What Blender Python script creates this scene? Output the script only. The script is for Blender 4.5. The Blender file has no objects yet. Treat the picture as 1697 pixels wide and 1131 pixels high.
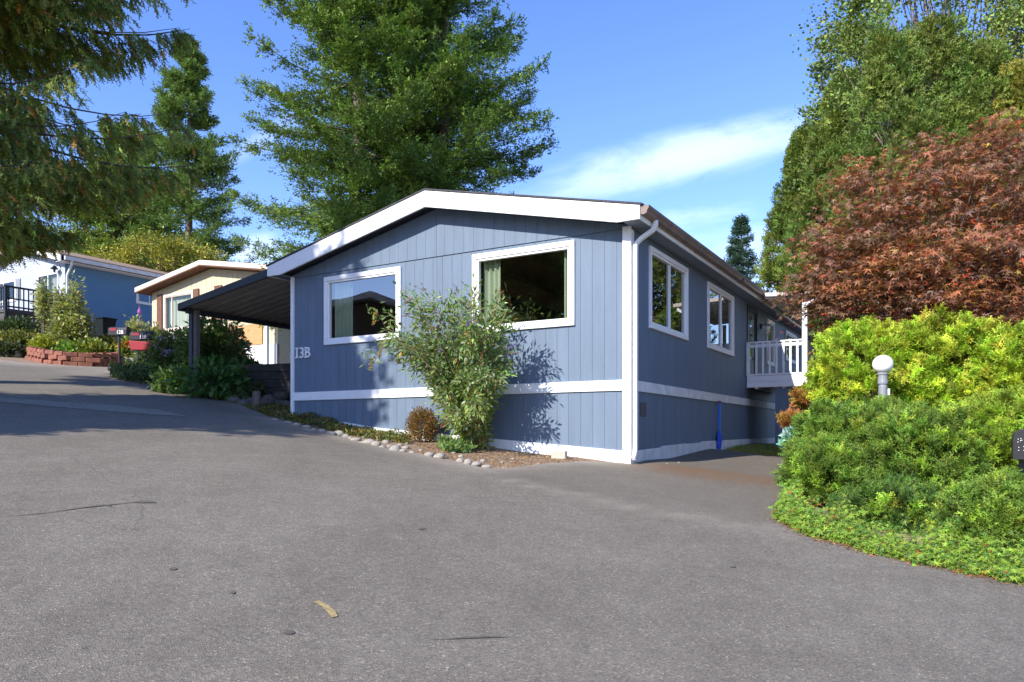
import bpy, bmesh, math, random
import numpy as np
from mathutils import Vector, Matrix
R = math.radians
random.seed(7); rng = np.random.default_rng(7)
sc = bpy.context.scene
COL = sc.collection

# ------------------------------------------------------------------ camera
F_PX, CX, HY, EYE = 1234.0, 848.5, 718.0, 1.55      # focal length, principal column, horizon row (px of the 1697 photo)
cam_d = bpy.data.cameras.new('camera'); cam = bpy.data.objects.new('camera', cam_d); COL.objects.link(cam)
cam.location = (0, 0, EYE); cam.rotation_euler = (R(90), 0, 0)
cam_d.sensor_width = 36; cam_d.lens = F_PX / 1697 * 36; cam_d.shift_y = (HY - 565.5) / 1697
cam_d.clip_start = .05; cam_d.clip_end = 3000
sc.camera = cam

# ------------------------------------------------------------------ light
SUN = Vector((-.683, -.757, .67)).normalized()       # towards the sun
w = bpy.data.worlds.new('World'); sc.world = w; w.use_nodes = True
nt = w.node_tree; nt.nodes.clear()
def N(t, **k):
    n = nt.nodes.new(t)
    for a, b in k.items(): setattr(n, a, b)
    return n
def LK(a, b): nt.links.new(a, b)
def M_(op, a, b=None, clamp=False):
    n = nt.nodes.new('ShaderNodeMath'); n.operation = op; n.use_clamp = clamp
    for i, v in enumerate((a, b)):
        if v is None: continue
        if isinstance(v, (int, float)): n.inputs[i].default_value = v
        else: nt.links.new(v, n.inputs[i])
    return n.outputs[0]
sky = N('ShaderNodeTexSky', sky_type='NISHITA', sun_disc=False)
sky.sun_elevation = math.asin(SUN.z); sky.sun_rotation = math.atan2(SUN.x, SUN.y)
sky.altitude = 100; sky.air_density = 1.0; sky.dust_density = .25; sky.ozone_density = 2.6
tc = N('ShaderNodeTexCoord'); sep = N('ShaderNodeSeparateXYZ'); LK(tc.outputs['Generated'], sep.inputs[0])
ysafe = M_('MAXIMUM', M_('ABSOLUTE', sep.outputs[1]), .05)
ga = M_('DIVIDE', sep.outputs[0], ysafe); gb = M_('DIVIDE', sep.outputs[2], ysafe)   # gnomonic sky coordinates
def blob(cx, cy, ang, lx, ly, nscale, stretch, seed, thr, gain):
    ca, sa = math.cos(R(ang)), math.sin(R(ang))
    dx = M_('SUBTRACT', ga, cx); dy = M_('SUBTRACT', gb, cy)
    u = M_('ADD', M_('MULTIPLY', dx, ca), M_('MULTIPLY', dy, sa)); v = M_('SUBTRACT', M_('MULTIPLY', dy, ca), M_('MULTIPLY', dx, sa))
    e = M_('ADD', M_('POWER', M_('ABSOLUTE', M_('DIVIDE', u, lx)), 2), M_('POWER', M_('ABSOLUTE', M_('DIVIDE', v, ly)), 2))
    mask = M_('SUBTRACT', 1, e, True)
    cb = N('ShaderNodeCombineXYZ'); LK(M_('MULTIPLY', u, nscale / stretch), cb.inputs[0]); LK(M_('MULTIPLY', v, nscale), cb.inputs[1]); cb.inputs[2].default_value = seed
    nz = N('ShaderNodeTexNoise'); nz.inputs['Scale'].default_value = 1; nz.inputs['Detail'].default_value = 7; nz.inputs['Roughness'].default_value = .63; nz.inputs['Distortion'].default_value = .4
    LK(cb.outputs[0], nz.inputs['Vector'])
    f = M_('MULTIPLY', M_('SUBTRACT', M_('ADD', nz.outputs[0], M_('MULTIPLY', mask, .34)), thr), gain, True)
    return M_('MULTIPLY', f, mask, True)
cl = blob(.235, .372, 13, .27, .046, 17, 3.0, 3.1, .52, 3.6)
for a in ((.36, .25, 5, .30, .05, 18, 3.5, 8.2, .58, 2.0), (.42, .19, 0, .35, .045, 20, 2.5, 1.7, .5, 2.0), (.22, .29, 8, .22, .025, 26, 4, 5.0, .62, 2.0),
          (-.34, .245, 3, .06, .03, 30, 1.6, 6.0, .45, 2.6), (-.33, .4, 30, .10, .03, 30, 3, 2.0, .66, 1.6), (-.18, .47, 12, .12, .02, 40, 4, 12.0, .72, 1.2)):
    cl = M_('MAXIMUM', cl, blob(*a))
hsv = N('ShaderNodeHueSaturation'); hsv.inputs['Saturation'].default_value = 1.17; hsv.inputs['Hue'].default_value = .510; hsv.inputs['Value'].default_value = 1.05; LK(sky.outputs[0], hsv.inputs['Color'])
mx = N('ShaderNodeMix', data_type='RGBA'); LK(M_('MULTIPLY', cl, .66), mx.inputs[0]); tint = N('ShaderNodeMix', data_type='RGBA', blend_type='MULTIPLY'); tint.inputs[0].default_value = 1; LK(hsv.outputs[0], tint.inputs[6]); tint.inputs[7].default_value = (1.0, .98, 1.13, 1); LK(tint.outputs[2], mx.inputs[6]); mx.inputs[7].default_value = (4.5, 5.3, 6.8, 1)
bg = N('ShaderNodeBackground'); bg.inputs[1].default_value = .15; LK(mx.outputs[2], bg.inputs[0])
wo = N('ShaderNodeOutputWorld'); LK(bg.outputs[0], wo.inputs[0])
sd = bpy.data.lights.new('sun', 'SUN'); sd.energy = 4.3; sd.angle = R(.5); sd.color = (1, .95, .87)
so = bpy.data.objects.new('sun', sd); COL.objects.link(so); so.rotation_euler = SUN.to_track_quat('Z', 'Y').to_euler()
sc.view_settings.view_transform = 'Standard'; sc.view_settings.look = 'None'; sc.view_settings.exposure = .92; sc.view_settings.gamma = 1

# ------------------------------------------------------------------ materials
def mat(name, col, rough=.7, noise=0, nscale=8, bump=0, bscale=40, spec=.4, metal=0, col2=None, stretch=None, detail=6):
    m = bpy.data.materials.new(name); m.use_nodes = True; t = m.node_tree
    b = t.nodes['Principled BSDF']; b.inputs['Base Color'].default_value = (*col, 1); b.inputs['Roughness'].default_value = rough
    b.inputs['Specular IOR Level'].default_value = spec; b.inputs['Metallic'].default_value = metal
    tcn = t.nodes.new('ShaderNodeTexCoord'); vec = tcn.outputs['Object']
    if stretch:
        mp = t.nodes.new('ShaderNodeMapping'); mp.inputs['Scale'].default_value = stretch; t.links.new(vec, mp.inputs[0]); vec = mp.outputs[0]
    if noise or col2:
        nz = t.nodes.new('ShaderNodeTexNoise'); nz.inputs['Scale'].default_value = nscale; nz.inputs['Detail'].default_value = detail; nz.inputs['Roughness'].default_value = .6
        t.links.new(vec, nz.inputs['Vector'])
        rp = t.nodes.new('ShaderNodeValToRGB'); rp.color_ramp.elements[0].position = .34; rp.color_ramp.elements[1].position = .66
        c2 = col2 or tuple(c * (1 + noise) for c in col); c1 = col if col2 else tuple(c * (1 - noise) for c in col)
        rp.color_ramp.elements[0].color = (*c1, 1); rp.color_ramp.elements[1].color = (*c2, 1)
        t.links.new(nz.outputs[0], rp.inputs[0]); t.links.new(rp.outputs[0], b.inputs['Base Color'])
    if bump:
        nb = t.nodes.new('ShaderNodeTexNoise'); nb.inputs['Scale'].default_value = bscale; nb.inputs['Detail'].default_value = 5
        t.links.new(vec, nb.inputs['Vector'])
        bp = t.nodes.new('ShaderNodeBump'); bp.inputs['Strength'].default_value = bump; bp.inputs['Distance'].default_value = .01
        t.links.new(nb.outputs[0], bp.inputs['Height']); t.links.new(bp.outputs[0], b.inputs['Normal'])
    return m
def leafmat(name, trans=.3, rough=.55, spec=.35):
    m = bpy.data.materials.new(name); m.use_nodes = True; t = m.node_tree
    b = t.nodes['Principled BSDF']; b.inputs['Roughness'].default_value = rough; b.inputs['Specular IOR Level'].default_value = spec
    at = t.nodes.new('ShaderNodeAttribute'); at.attribute_name = 'col'
    t.links.new(at.outputs['Color'], b.inputs['Base Color'])
    tr = t.nodes.new('ShaderNodeBsdfTranslucent'); mu = t.nodes.new('ShaderNodeMix'); mu.data_type = 'RGBA'; mu.blend_type = 'MULTIPLY'; mu.inputs[0].default_value = 1
    t.links.new(at.outputs['Color'], mu.inputs[6]); mu.inputs[7].default_value = (1.25, 1.35, .7, 1); t.links.new(mu.outputs[2], tr.inputs[0])
    ms = t.nodes.new('ShaderNodeMixShader'); ms.inputs[0].default_value = trans
    t.links.new(b.outputs[0], ms.inputs[1]); t.links.new(tr.outputs[0], ms.inputs[2]); t.links.new(ms.outputs[0], t.nodes['Material Output'].inputs[0])
    return m
def glassmat(name, tint=(.55, .6, .6), ior=.1):
    m = bpy.data.materials.new(name); m.use_nodes = True; t = m.node_tree; t.nodes.remove(t.nodes['Principled BSDF'])
    lw_ = t.nodes.new('ShaderNodeLayerWeight'); lw_.inputs[0].default_value = .5      # facing = 1 - |cos|, the same from both sides
    pw = t.nodes.new('ShaderNodeMath'); pw.operation = 'POWER'; t.links.new(lw_.outputs['Facing'], pw.inputs[0]); pw.inputs[1].default_value = 4.5
    fr = t.nodes.new('ShaderNodeMath'); fr.operation = 'MULTIPLY_ADD'; t.links.new(pw.outputs[0], fr.inputs[0]); fr.inputs[1].default_value = 1 - ior; fr.inputs[2].default_value = ior
    tr = t.nodes.new('ShaderNodeBsdfTransparent'); tr.inputs[0].default_value = (*tint, 1)
    gl = t.nodes.new('ShaderNodeBsdfGlossy'); gl.inputs['Roughness'].default_value = .0
    nz = t.nodes.new('ShaderNodeTexNoise'); nz.inputs['Scale'].default_value = 1.3; bp = t.nodes.new('ShaderNodeBump'); bp.inputs['Strength'].default_value = .04; bp.inputs['Distance'].default_value = .05
    t.links.new(nz.outputs[0], bp.inputs['Height']); t.links.new(bp.outputs[0], gl.inputs['Normal'])
    ms = t.nodes.new('ShaderNodeMixShader'); t.links.new(fr.outputs[0], ms.inputs[0]); t.links.new(tr.outputs[0], ms.inputs[1]); t.links.new(gl.outputs[0], ms.inputs[2])
    t.links.new(ms.outputs[0], t.nodes['Material Output'].inputs[0])
    return m
MT = dict(
    siding=mat('siding_paint', (.122, .166, .228), .62, .085, 5, .45, 90, stretch=(1, 1, .12)),
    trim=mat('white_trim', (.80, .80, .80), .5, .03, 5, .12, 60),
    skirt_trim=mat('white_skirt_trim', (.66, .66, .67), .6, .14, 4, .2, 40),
    soffit=mat('soffit', (.20, .24, .31), .7, .05),
    shingle=mat('roof_shingle', (.055, .055, .062), .9, .4, 30, .6, 60),
    gutter=mat('brown_gutter', (.175, .125, .105), .5, .22, 4, .05),
    dark_metal=mat('dark_metal', (.033, .040, .055), .5, .1, 6),
    underside=mat('carport_underside', (.46, .41, .36), .6, .12, 5),
    post_brown=mat('brown_post', (.12, .10, .09), .7, .1, 9),
    black=mat('black_paint', (.012, .012, .014), .45, .1, 10),
    glass=glassmat('window_glass', (.80, .83, .78), .26), glass_far=glassmat('far_window_glass', (.8, .8, .8), .07), glass_side=glassmat('side_window_glass', (.5, .54, .54), .26),
    curtain=mat('sage_curtain', (.50, .56, .42), .9, .05, 3),
    wall_in=mat('interior_wall', (.36, .27, .18), .9, .05, 2),
    beam=mat('dark_beam', (.03, .022, .018), .8),
    dirt=mat('soil', (.17, .115, .075), .95, 0, 5, .9, 50, col2=(.30, .215, .145), detail=10),
    bark=mat('bark', (.13, .10, .08), .95, .35, 9, .9, 25, stretch=(1, 1, .2)),
    bark_light=mat('light_bark', (.26, .19, .12), .9, .3, 12, .6, 30, stretch=(1, 1, .2)),
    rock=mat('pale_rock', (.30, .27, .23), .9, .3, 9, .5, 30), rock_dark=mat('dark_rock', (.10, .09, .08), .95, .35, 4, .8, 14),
    wood_dark=mat('weathered_timber', (.075, .07, .068), .9, .3, 5, .5, 20, stretch=(1, 6, 6)),
    brick=mat('red_block', (.235, .092, .062), .9, .32, 7, .6, 30),
    cream=mat('cream_siding', (.50, .45, .31), .8, .05, 4), cream_trim=mat('cream_fascia', (.62, .53, .45), .7, .04, 4),
    brown=mat('brown_wood', (.14, .062, .035), .7, .2, 6), orange=mat('orange_board', (.50, .27, .12), .8, .15, 5, stretch=(1, 1, 4)),
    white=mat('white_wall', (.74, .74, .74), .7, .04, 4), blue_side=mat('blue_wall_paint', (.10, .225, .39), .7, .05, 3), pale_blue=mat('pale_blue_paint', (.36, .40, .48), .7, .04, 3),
    shingle_tan=mat('tan_shingle', (.27, .19, .13), .9, .3, 20, .4, 40), bin_black=mat('black_bin', (.010, .013, .017), .85, spec=.15), bin_blue=mat('blue_bin', (.015, .05, .25), .5),
    red=mat('red_plastic', (.30, .012, .025), .5), navy=mat('navy_metal', (.006, .008, .02), .6), red_flag=mat('red_marker', (.22, .008, .025), .6),
    blue_plastic=mat('blue_plastic', (.012, .10, .80), .35), bright_blue=mat('blue_handle', (.015, .25, .9), .35), globe=mat('globe_glass', (.86, .86, .85), .25, spec=.5),
    grey_metal=mat('grey_metal', (.22, .23, .25), .5, .15, 14), concrete=mat('concrete', (.42, .38, .31), .9, .12, 20, .3, 40), door=mat('dark_door', (.03, .028, .03), .5),
    yellow=mat('yellow_paint', (.22, .17, .10), .85, 0, 30, col2=(.44, .33, .12)), oil=mat('dark_patch', (.105, .092, .076), .8, .15, 18), hose=mat('dark_hose', (.012, .02, .03), .5), grate=mat('brown_vent', (.10, .08, .08), .8),
    pot=mat('clay_pot', (.33, .17, .11), .8, .1), orange_cloth=mat('orange_petals', (.75, .15, .03), .7), purple=mat('purple_paint', (.35, .10, .36), .6), wire=mat('wire', (.02, .02, .02), .6),
    brown_house=mat('brown_house', (.10, .06, .035), .8, .1, 3), leaf=leafmat('foliage'), leaf_tree=leafmat('tree_foliage', .22), leaf_red=leafmat('red_foliage', .3, .5, .4),
)
def asphalt():
    m = bpy.data.materials.new('asphalt'); m.use_nodes = True; t = m.node_tree; b = t.nodes['Principled BSDF']
    b.inputs['Roughness'].default_value = .85; b.inputs['Specular IOR Level'].default_value = .3
    tcn = t.nodes.new('ShaderNodeTexCoord'); o = tcn.outputs['Object']
    def nz(scale, detail=4, rough=.6, vec=o):
        n = t.nodes.new('ShaderNodeTexNoise'); n.inputs['Scale'].default_value = scale; n.inputs['Detail'].default_value = detail; n.inputs['Roughness'].default_value = rough; t.links.new(vec, n.inputs['Vector']); return n.outputs[0]
    def ramp(f, pts):
        r = t.nodes.new('ShaderNodeValToRGB'); e = r.color_ramp.elements
        while len(e) < len(pts): e.new(.5)
        for i, (p, c) in enumerate(pts): e[i].position = p; e[i].color = (*c, 1)
        t.links.new(f, r.inputs[0]); return r.outputs[0]
    def mix(f, a, c, mode='MIX'):
        n = t.nodes.new('ShaderNodeMix'); n.data_type = 'RGBA'; n.blend_type = mode
        for i, v in ((0, f), (6, a), (7, c)):
            if isinstance(v, (int, float)): n.inputs[i].default_value = v
            elif isinstance(v, tuple): n.inputs[i].default_value = (*v, 1)
            else: t.links.new(v, n.inputs[i])
        return n.outputs[2]
    base = ramp(nz(.45, 5), [(.3, (.158, .141, .115)), (.7, (.200, .180, .149))])
    agg = t.nodes.new('ShaderNodeTexVoronoi'); agg.inputs['Scale'].default_value = 110; t.links.new(o, agg.inputs['Vector'])
    sp = t.nodes.new('ShaderNodeSeparateColor'); t.links.new(agg.outputs['Color'], sp.inputs[0])
    g = ramp(sp.outputs[0], [(0, (.62, .62, .62)), (.6, (.98, .97, .95)), (.95, (1.2, 1.16, 1.08)), (1, (2.0, 1.9, 1.75))])
    c = mix(1, base, g, 'MULTIPLY')
    c = mix(1, c, ramp(nz(9, 6, .7), [(.3, (.86, .86, .87)), (.7, (1.10, 1.09, 1.07))]), 'MULTIPLY')
    c = mix(1, c, ramp(nz(2.2, 3), [(.35, (.93, .92, .91)), (.65, (1.05, 1.05, 1.05))]), 'MULTIPLY')
    # wear band (dusty tyre track) running along the street, stained pad beside the house
    at = t.nodes.new('ShaderNodeAttribute'); at.attribute_name = 'stain'; ss = t.nodes.new('ShaderNodeSeparateColor'); t.links.new(at.outputs['Color'], ss.inputs[0])
    def warped(ch, lo, hi):
        mth = t.nodes.new('ShaderNodeMath'); mth.operation = 'MULTIPLY'; t.links.new(ss.outputs[ch], mth.inputs[0]); 
        r = ramp(nz(5, 6, .75), [(lo, (0, 0, 0)), (hi, (1, 1, 1))]); s2 = t.nodes.new('ShaderNodeSeparateColor'); t.links.new(r, s2.inputs[0]); t.links.new(s2.outputs[0], mth.inputs[1]); return mth.outputs[0]
    c = mix(warped(0, .22, .55), c, (.19, .10, .045))       # rusty pine litter stain
    c = mix(warped(1, .2, .6), c, (.33, .28, .22))       # dusty edge
    c = mix(warped(2, .0, .3), c, (.118, .100, .078))    # darker newer asphalt pad
    # sparse pale chips and hairline cracks
    def mth(op, a, b_=None, clamp=False):
        n = t.nodes.new('ShaderNodeMath'); n.operation = op; n.use_clamp = clamp
        for i, v in enumerate((a, b_)):
            if v is None: continue
            if isinstance(v, (int, float)): n.inputs[i].default_value = v
            else: t.links.new(v, n.inputs[i])
        return n.outputs[0]
    ch = t.nodes.new('ShaderNodeTexVoronoi'); ch.inputs['Scale'].default_value = 7; t.links.new(o, ch.inputs['Vector']); sc_ = t.nodes.new('ShaderNodeSeparateColor'); t.links.new(ch.outputs['Color'], sc_.inputs[0])
    chip = mth('MULTIPLY', mth('LESS_THAN', ch.outputs['Distance'], mth('MULTIPLY', sc_.outputs[1], .075)), mth('GREATER_THAN', sc_.outputs[0], .62))
    c = mix(mth('MULTIPLY', chip, .8), c, (.42, .39, .34))
    pit = mth('MULTIPLY', mth('LESS_THAN', ch.outputs['Distance'], mth('MULTIPLY', sc_.outputs[2], .11)), mth('LESS_THAN', sc_.outputs[0], .16))
    c = mix(mth('MULTIPLY', pit, .6), c, (.05, .045, .04))
    dn = t.nodes.new('ShaderNodeTexNoise'); dn.inputs['Scale'].default_value = 1.6; dn.inputs['Detail'].default_value = 8; t.links.new(o, dn.inputs['Vector'])
    vm = t.nodes.new('ShaderNodeMix'); vm.data_type = 'VECTOR'; vm.inputs[0].default_value = .22; t.links.new(o, vm.inputs[4]); t.links.new(dn.outputs['Color'], vm.inputs[5])
    ck = t.nodes.new('ShaderNodeTexVoronoi'); ck.feature = 'DISTANCE_TO_EDGE'; ck.inputs['Scale'].default_value = .42; t.links.new(vm.outputs[1], ck.inputs['Vector'])
    cm = mth('MULTIPLY', mth('LESS_THAN', ck.outputs['Distance'], .0022), mth('GREATER_THAN', nz(.35, 2), .54))
    c = mix(mth('MULTIPLY', cm, .28), c, (.06, .055, .05))
    t.links.new(c, b.inputs['Base Color'])
    bp = t.nodes.new('ShaderNodeBump'); bp.inputs['Strength'].default_value = .55; bp.inputs['Distance'].default_value = .006
    t.links.new(agg.outputs['Distance'], bp.inputs['Height']); t.links.new(bp.outputs[0], b.inputs['Normal'])
    return m

# ------------------------------------------------------------------ object helpers
def tag(o, label=None, cat=None, group=None, kind=None):
    for k, v in (('label', label), ('category', cat), ('group', group), ('kind', kind)):
        if v: o[k] = v
    return o
def empty(name, loc=(0, 0, 0), rz=0, **k):
    o = bpy.data.objects.new(name, None); COL.objects.link(o); o.location = loc; o.rotation_euler = (0, 0, rz); o.empty_display_size = .2
    return tag(o, **k)
IDF = lambda a, o, z: (a, -o, z)         # wall facing local -y : (along x, out, z)
SDF = lambda a, o, z: (o, a, z)          # wall facing local +x : (along y, out, z)
XYZ = lambda a, b, c: (a, b, c)
class MB:
    def __init__(s): s.v = []; s.f = []
    def poly(s, pts, faces):
        n = len(s.v); s.v += [tuple(p) for p in pts]; s.f += [tuple(i + n for i in f) for f in faces]; return s
    def box(s, a0, a1, b0, b1, c0, c1, F=XYZ):
        p = [F(a, b, c) for c in (c0, c1) for a, b in ((a0, b0), (a1, b0), (a1, b1), (a0, b1))]
        return s.poly(p, [(0, 3, 2, 1), (4, 5, 6, 7), (0, 1, 5, 4), (1, 2, 6, 5), (2, 3, 7, 6), (3, 0, 4, 7)])
    def slab(s, a0, a1, o0, o1, zb0, zb1, zt0, zt1, F):   # box whose bottom and top slope along a
        p = [F(a0, o0, zb0), F(a1, o0, zb1), F(a1, o1, zb1), F(a0, o1, zb0), F(a0, o0, zt0), F(a1, o0, zt1), F(a1, o1, zt1), F(a0, o1, zt0)]
        return s.poly(p, [(0, 3, 2, 1), (4, 5, 6, 7), (0, 1, 5, 4), (1, 2, 6, 5), (2, 3, 7, 6), (3, 0, 4, 7)])
    def prism(s, pts, o0, o1, F=IDF):
        n = len(pts); v = [F(a, o0, z) for a, z in pts] + [F(a, o1, z) for a, z in pts]
        return s.poly(v, [tuple(range(n)), tuple(range(2 * n - 1, n - 1, -1))] + [(i, (i + 1) % n, (i + 1) % n + n, i + n) for i in range(n)])
    def tube(s, pts, rad, k=8, sq=False):
        pts = [Vector(p) for p in pts]; m = len(pts); rads = rad if isinstance(rad, (list, tuple)) else [rad] * m
        n0 = len(s.v); up = None
        for i, p in enumerate(pts):
            d = (pts[min(i + 1, m - 1)] - pts[max(i - 1, 0)]).normalized()
            if up is None: up = d.orthogonal().normalized() if not sq else (Vector((1, 0, 0)) if abs(d.x) < .9 else Vector((0, 1, 0)))
            up = (up - d * up.dot(d)).normalized(); si = d.cross(up)
            for j in range(k):
                a = 2 * math.pi * (j + .5) / k; s.v.append(tuple(p + (up * math.cos(a) + si * math.sin(a)) * rads[i]))
        for i in range(m - 1):
            for j in range(k):
                s.f.append((n0 + i * k + j, n0 + i * k + (j + 1) % k, n0 + (i + 1) * k + (j + 1) % k, n0 + (i + 1) * k + j))
        s.f.append(tuple(n0 + j for j in range(k))); s.f.append(tuple(n0 + (m - 1) * k + j for j in reversed(range(k))))
        return s
    def lathe(s, prof, c=(0, 0, 0), k=20):
        n0 = len(s.v); m = len(prof)
        for r, z in prof:
            for j in range(k):
                a = 2 * math.pi * j / k; s.v.append((c[0] + r * math.cos(a), c[1] + r * math.sin(a), c[2] + z))
        for i in range(m - 1):
            for j in range(k): s.f.append((n0 + i * k + j, n0 + i * k + (j + 1) % k, n0 + (i + 1) * k + (j + 1) % k, n0 + (i + 1) * k + j))
        s.f.append(tuple(n0 + j for j in reversed(range(k)))); s.f.append(tuple(n0 + (m - 1) * k + j for j in range(k)))
        return s
    def build(s, name, m, parent=None, bevel=0, smooth=False, loc=None, label=None):
        me = bpy.data.meshes.new(name); me.from_pydata(s.v, [], s.f); me.update()
        bm = bmesh.new(); bm.from_mesh(me); bmesh.ops.recalc_face_normals(bm, faces=bm.faces); bm.to_mesh(me); bm.free()
        me.materials.append(MT[m] if isinstance(m, str) else m)
        if smooth: me.polygons.foreach_set('use_smooth', [True] * len(me.polygons))
        o = bpy.data.objects.new(name, me); COL.objects.link(o); o.parent = parent
        if loc is not None: o.location = loc
        if bevel:
            b = o.modifiers.new('bevel', 'BEVEL'); b.width = bevel; b.segments = 2; b.limit_method = 'ANGLE'; b.angle_limit = R(40)
        if label: o['label'] = label
        return o
def fast_mesh(name, V, Fc, C, m, parent=None, loc=None):
    me = bpy.data.meshes.new(name); nv, nf = len(V), len(Fc)
    me.vertices.add(nv); me.vertices.foreach_set('co', np.ascontiguousarray(V, dtype=np.float32).ravel())
    me.loops.add(nf * 3); me.polygons.add(nf)
    me.polygons.foreach_set('loop_start', np.arange(0, nf * 3, 3, dtype=np.int32)); me.polygons.foreach_set('loop_total', np.full(nf, 3, dtype=np.int32))
    me.loops.foreach_set('vertex_index', np.ascontiguousarray(Fc, dtype=np.int32).ravel()); me.update(calc_edges=True)
    at = me.color_attributes.new('col', 'FLOAT_COLOR', 'POINT'); at.data.foreach_set('color', np.ascontiguousarray(C, dtype=np.float32).ravel())
    me.materials.append(MT[m]); o = bpy.data.objects.new(name, me); COL.objects.link(o); o.parent = parent
    if loc is not None: o.location = loc
    return o
def unit(a): return a / np.maximum(np.linalg.norm(a, axis=-1, keepdims=True), 1e-9)
class Fol:
    def __init__(s): s.V = []; s.F = []; s.C = []; s.n = 0
    def add(s, P, D, Nn, S, T, col, var=.2, hue=.08, width=1.0):
        P = np.asarray(P, float); n = len(P)
        if n == 0: return s
        D = unit(np.asarray(D, float)); Nn = np.asarray(Nn, float); side = unit(np.cross(D, Nn) + 1e-6); Nn = np.cross(side, D)
        S = np.broadcast_to(np.asarray(S, float), (n,)); tv, tf = T; k = len(tv)
        V = P[:, None] + S[:, None, None] * (tv[None, :, 0:1] * D[:, None] + width * tv[None, :, 1:2] * side[:, None] + tv[None, :, 2:3] * Nn[:, None])
        Fc = (tf[None] + (np.arange(n) * k)[:, None, None]) + s.n
        col = np.asarray(col, float)
        if col.ndim == 1: col = np.broadcast_to(col, (n, 3))
        b = np.exp(rng.normal(0, var, (n, 1))); h = 1 + rng.normal(0, hue, (n, 3)); c = np.clip(col * b * h, .002, .9)
        C = np.ones((n, k, 4)); C[:, :, :3] = c[:, None]
        s.V.append(V.reshape(-1, 3)); s.F.append(Fc.reshape(-1, 3)); s.C.append(C.reshape(-1, 4)); s.n += n * k; return s
    def build(s, name, m, parent=None, loc=None): return fast_mesh(name, np.concatenate(s.V), np.concatenate(s.F), np.concatenate(s.C), m, parent, loc)
def tmpl(v, f):
    v = np.array(v, float)
    if v.shape[1] == 2: v = np.c_[v, np.zeros(len(v))]
    return v, np.array(f, int)
def feather(n, wid, nar=.06, sweep=.25, lift=.05, bw=.10):
    v = [(0, -nar / 2, 0), (1, 0, 0), (0, nar / 2, 0)]; f = [(0, 1, 2)]
    for i in range(n):
        t = (i + .4) / n * .92
        for sg in (-1, 1):
            k = len(v); L = wid * (1 - .75 * t) * (.8 + .4 * ((i * 7 + (sg > 0) * 3) % 5) / 5)
            v += [(t, 0, 0), (t + bw, 0, 0), (t + sweep, sg * L, lift * (1 if i % 2 else -1))]; f.append((k, k + 1, k + 2))
    return tmpl(v, f)
T_FIR = feather(2, .50, .24, .10, .14, .34)
T_CEDAR = feather(4, .34, .16, .30, .10, .20)
T_JUN = feather(4, .34, .13, .26, .12, .16)
T_ARB = feather(3, .42, .18, .30, .12, .22)
T_LEAF = tmpl([(0, 0, 0), (.4, -.28, .05), (1, 0, -.08), (.4, .28, .05)], [(0, 1, 2), (0, 2, 3)])
T_LONG = tmpl([(0, 0, 0), (.4, -.13, .03), (1, 0, -.14), (.4, .13, .03)], [(0, 1, 2), (0, 2, 3)])
T_ROUND = tmpl([(0, 0, 0), (.3, -.36, .04), (.75, -.32, 0), (1, 0, -.05), (.75, .32, 0), (.3, .36, .04)], [(0, 1, 2), (0, 2, 3), (0, 3, 4), (0, 4, 5)])
def star():
    v = [(0.05, 0, 0)]; f = []
    for i, a in enumerate((-100, -52, 0, 52, 100)):
        L = (.55, .85, 1, .85, .55)[i]; a = R(a); k = len(v)
        v += [(L * .32 * math.cos(a - .4), L * .32 * math.sin(a - .4), 0), (L * math.cos(a), L * math.sin(a), -.16 * L), (L * .32 * math.cos(a + .4), L * .32 * math.sin(a + .4), 0)]
        f += [(0, k, k + 1), (0, k + 1, k + 2)]
    return tmpl(v, f)
T_STAR = star()
T_GRASS = tmpl([(0, -.05, 0), (.6, -.02, .1), (1, 0, .3), (.6, .03, .1), (0, .05, 0)], [(0, 1, 4), (1, 3, 4), (1, 2, 3)])
def rdir(n): return unit(rng.normal(size=(n, 3)))

# ------------------------------------------------------------------ terrain
HA = R(-30.76); HC = (1.734, 11.0)
def h2w(x, y, C=HC): return (C[0] + math.cos(HA) * x - math.sin(HA) * y, C[1] + math.sin(HA) * x + math.cos(HA) * y)
def plane(x, y):
    x = np.asarray(x, float); y = np.asarray(y, float)
    yc = np.where(y > 34, 34 + 12 * (1 - np.exp(-np.maximum(y - 34, 0) / 12)), y); yc = np.where(yc < -20, -20 - 10 * (1 - np.exp(-np.maximum(-20 - yc, 0) / 10)), yc)
    xc = np.where(x < -25, -25 - 10 * (1 - np.exp(-np.maximum(-25 - x, 0) / 10)), x); xc = np.where(xc > 12, 12 + 6 * (1 - np.exp(-np.maximum(xc - 12, 0) / 6)), xc)
    return -.0748 * xc + .1118 * yc
ctrl = [(0, 0, 1.09), (-2.49, 0, 1.33), (-4.75, 0, 1.50), (-7.0, 0, 1.84), (0, 2.63, 1.165), (0, 3.32, 1.20), (0, 5.99, 1.235), (0, 10.26, 1.27), (1.6, 7.5, 1.13), (3.2, 8, 1.15), (3, 14, 1.3), (0, 18, 1.4), (-3, 6, 1.2), (-5, 12, 1.6)]
cp = [(*h2w(a, b), z) for a, b, z in ctrl]
for p in ((0, 0), (-3, 4), (3, 4), (0, 6.5), (3, 7.6), (5, 6), (-6, 10), (-3, 9.5), (-9, 14), (0, 9), (-12, 20), (-9, 18), (-15, 26), (-12, 28), (-19, 31), (-6.5, 15.3), (-5.2, 13.3), (8, 9), (10, 14)):
    cp.append((*p, float(plane(*p))))
cp = np.array(cp); res = cp[:, 2] - plane(cp[:, 0], cp[:, 1])
def terr(x, y):
    x = np.asarray(x, float); y = np.asarray(y, float)
    d2 = (x[..., None] - cp[:, 0]) ** 2 + (y[..., None] - cp[:, 1]) ** 2 + .02
    wt = 1 / d2 ** 1.6; far = 1 / 30 ** 3.2
    return plane(x, y) + (wt * res).sum(-1) / (wt.sum(-1) + far * 30)
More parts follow.
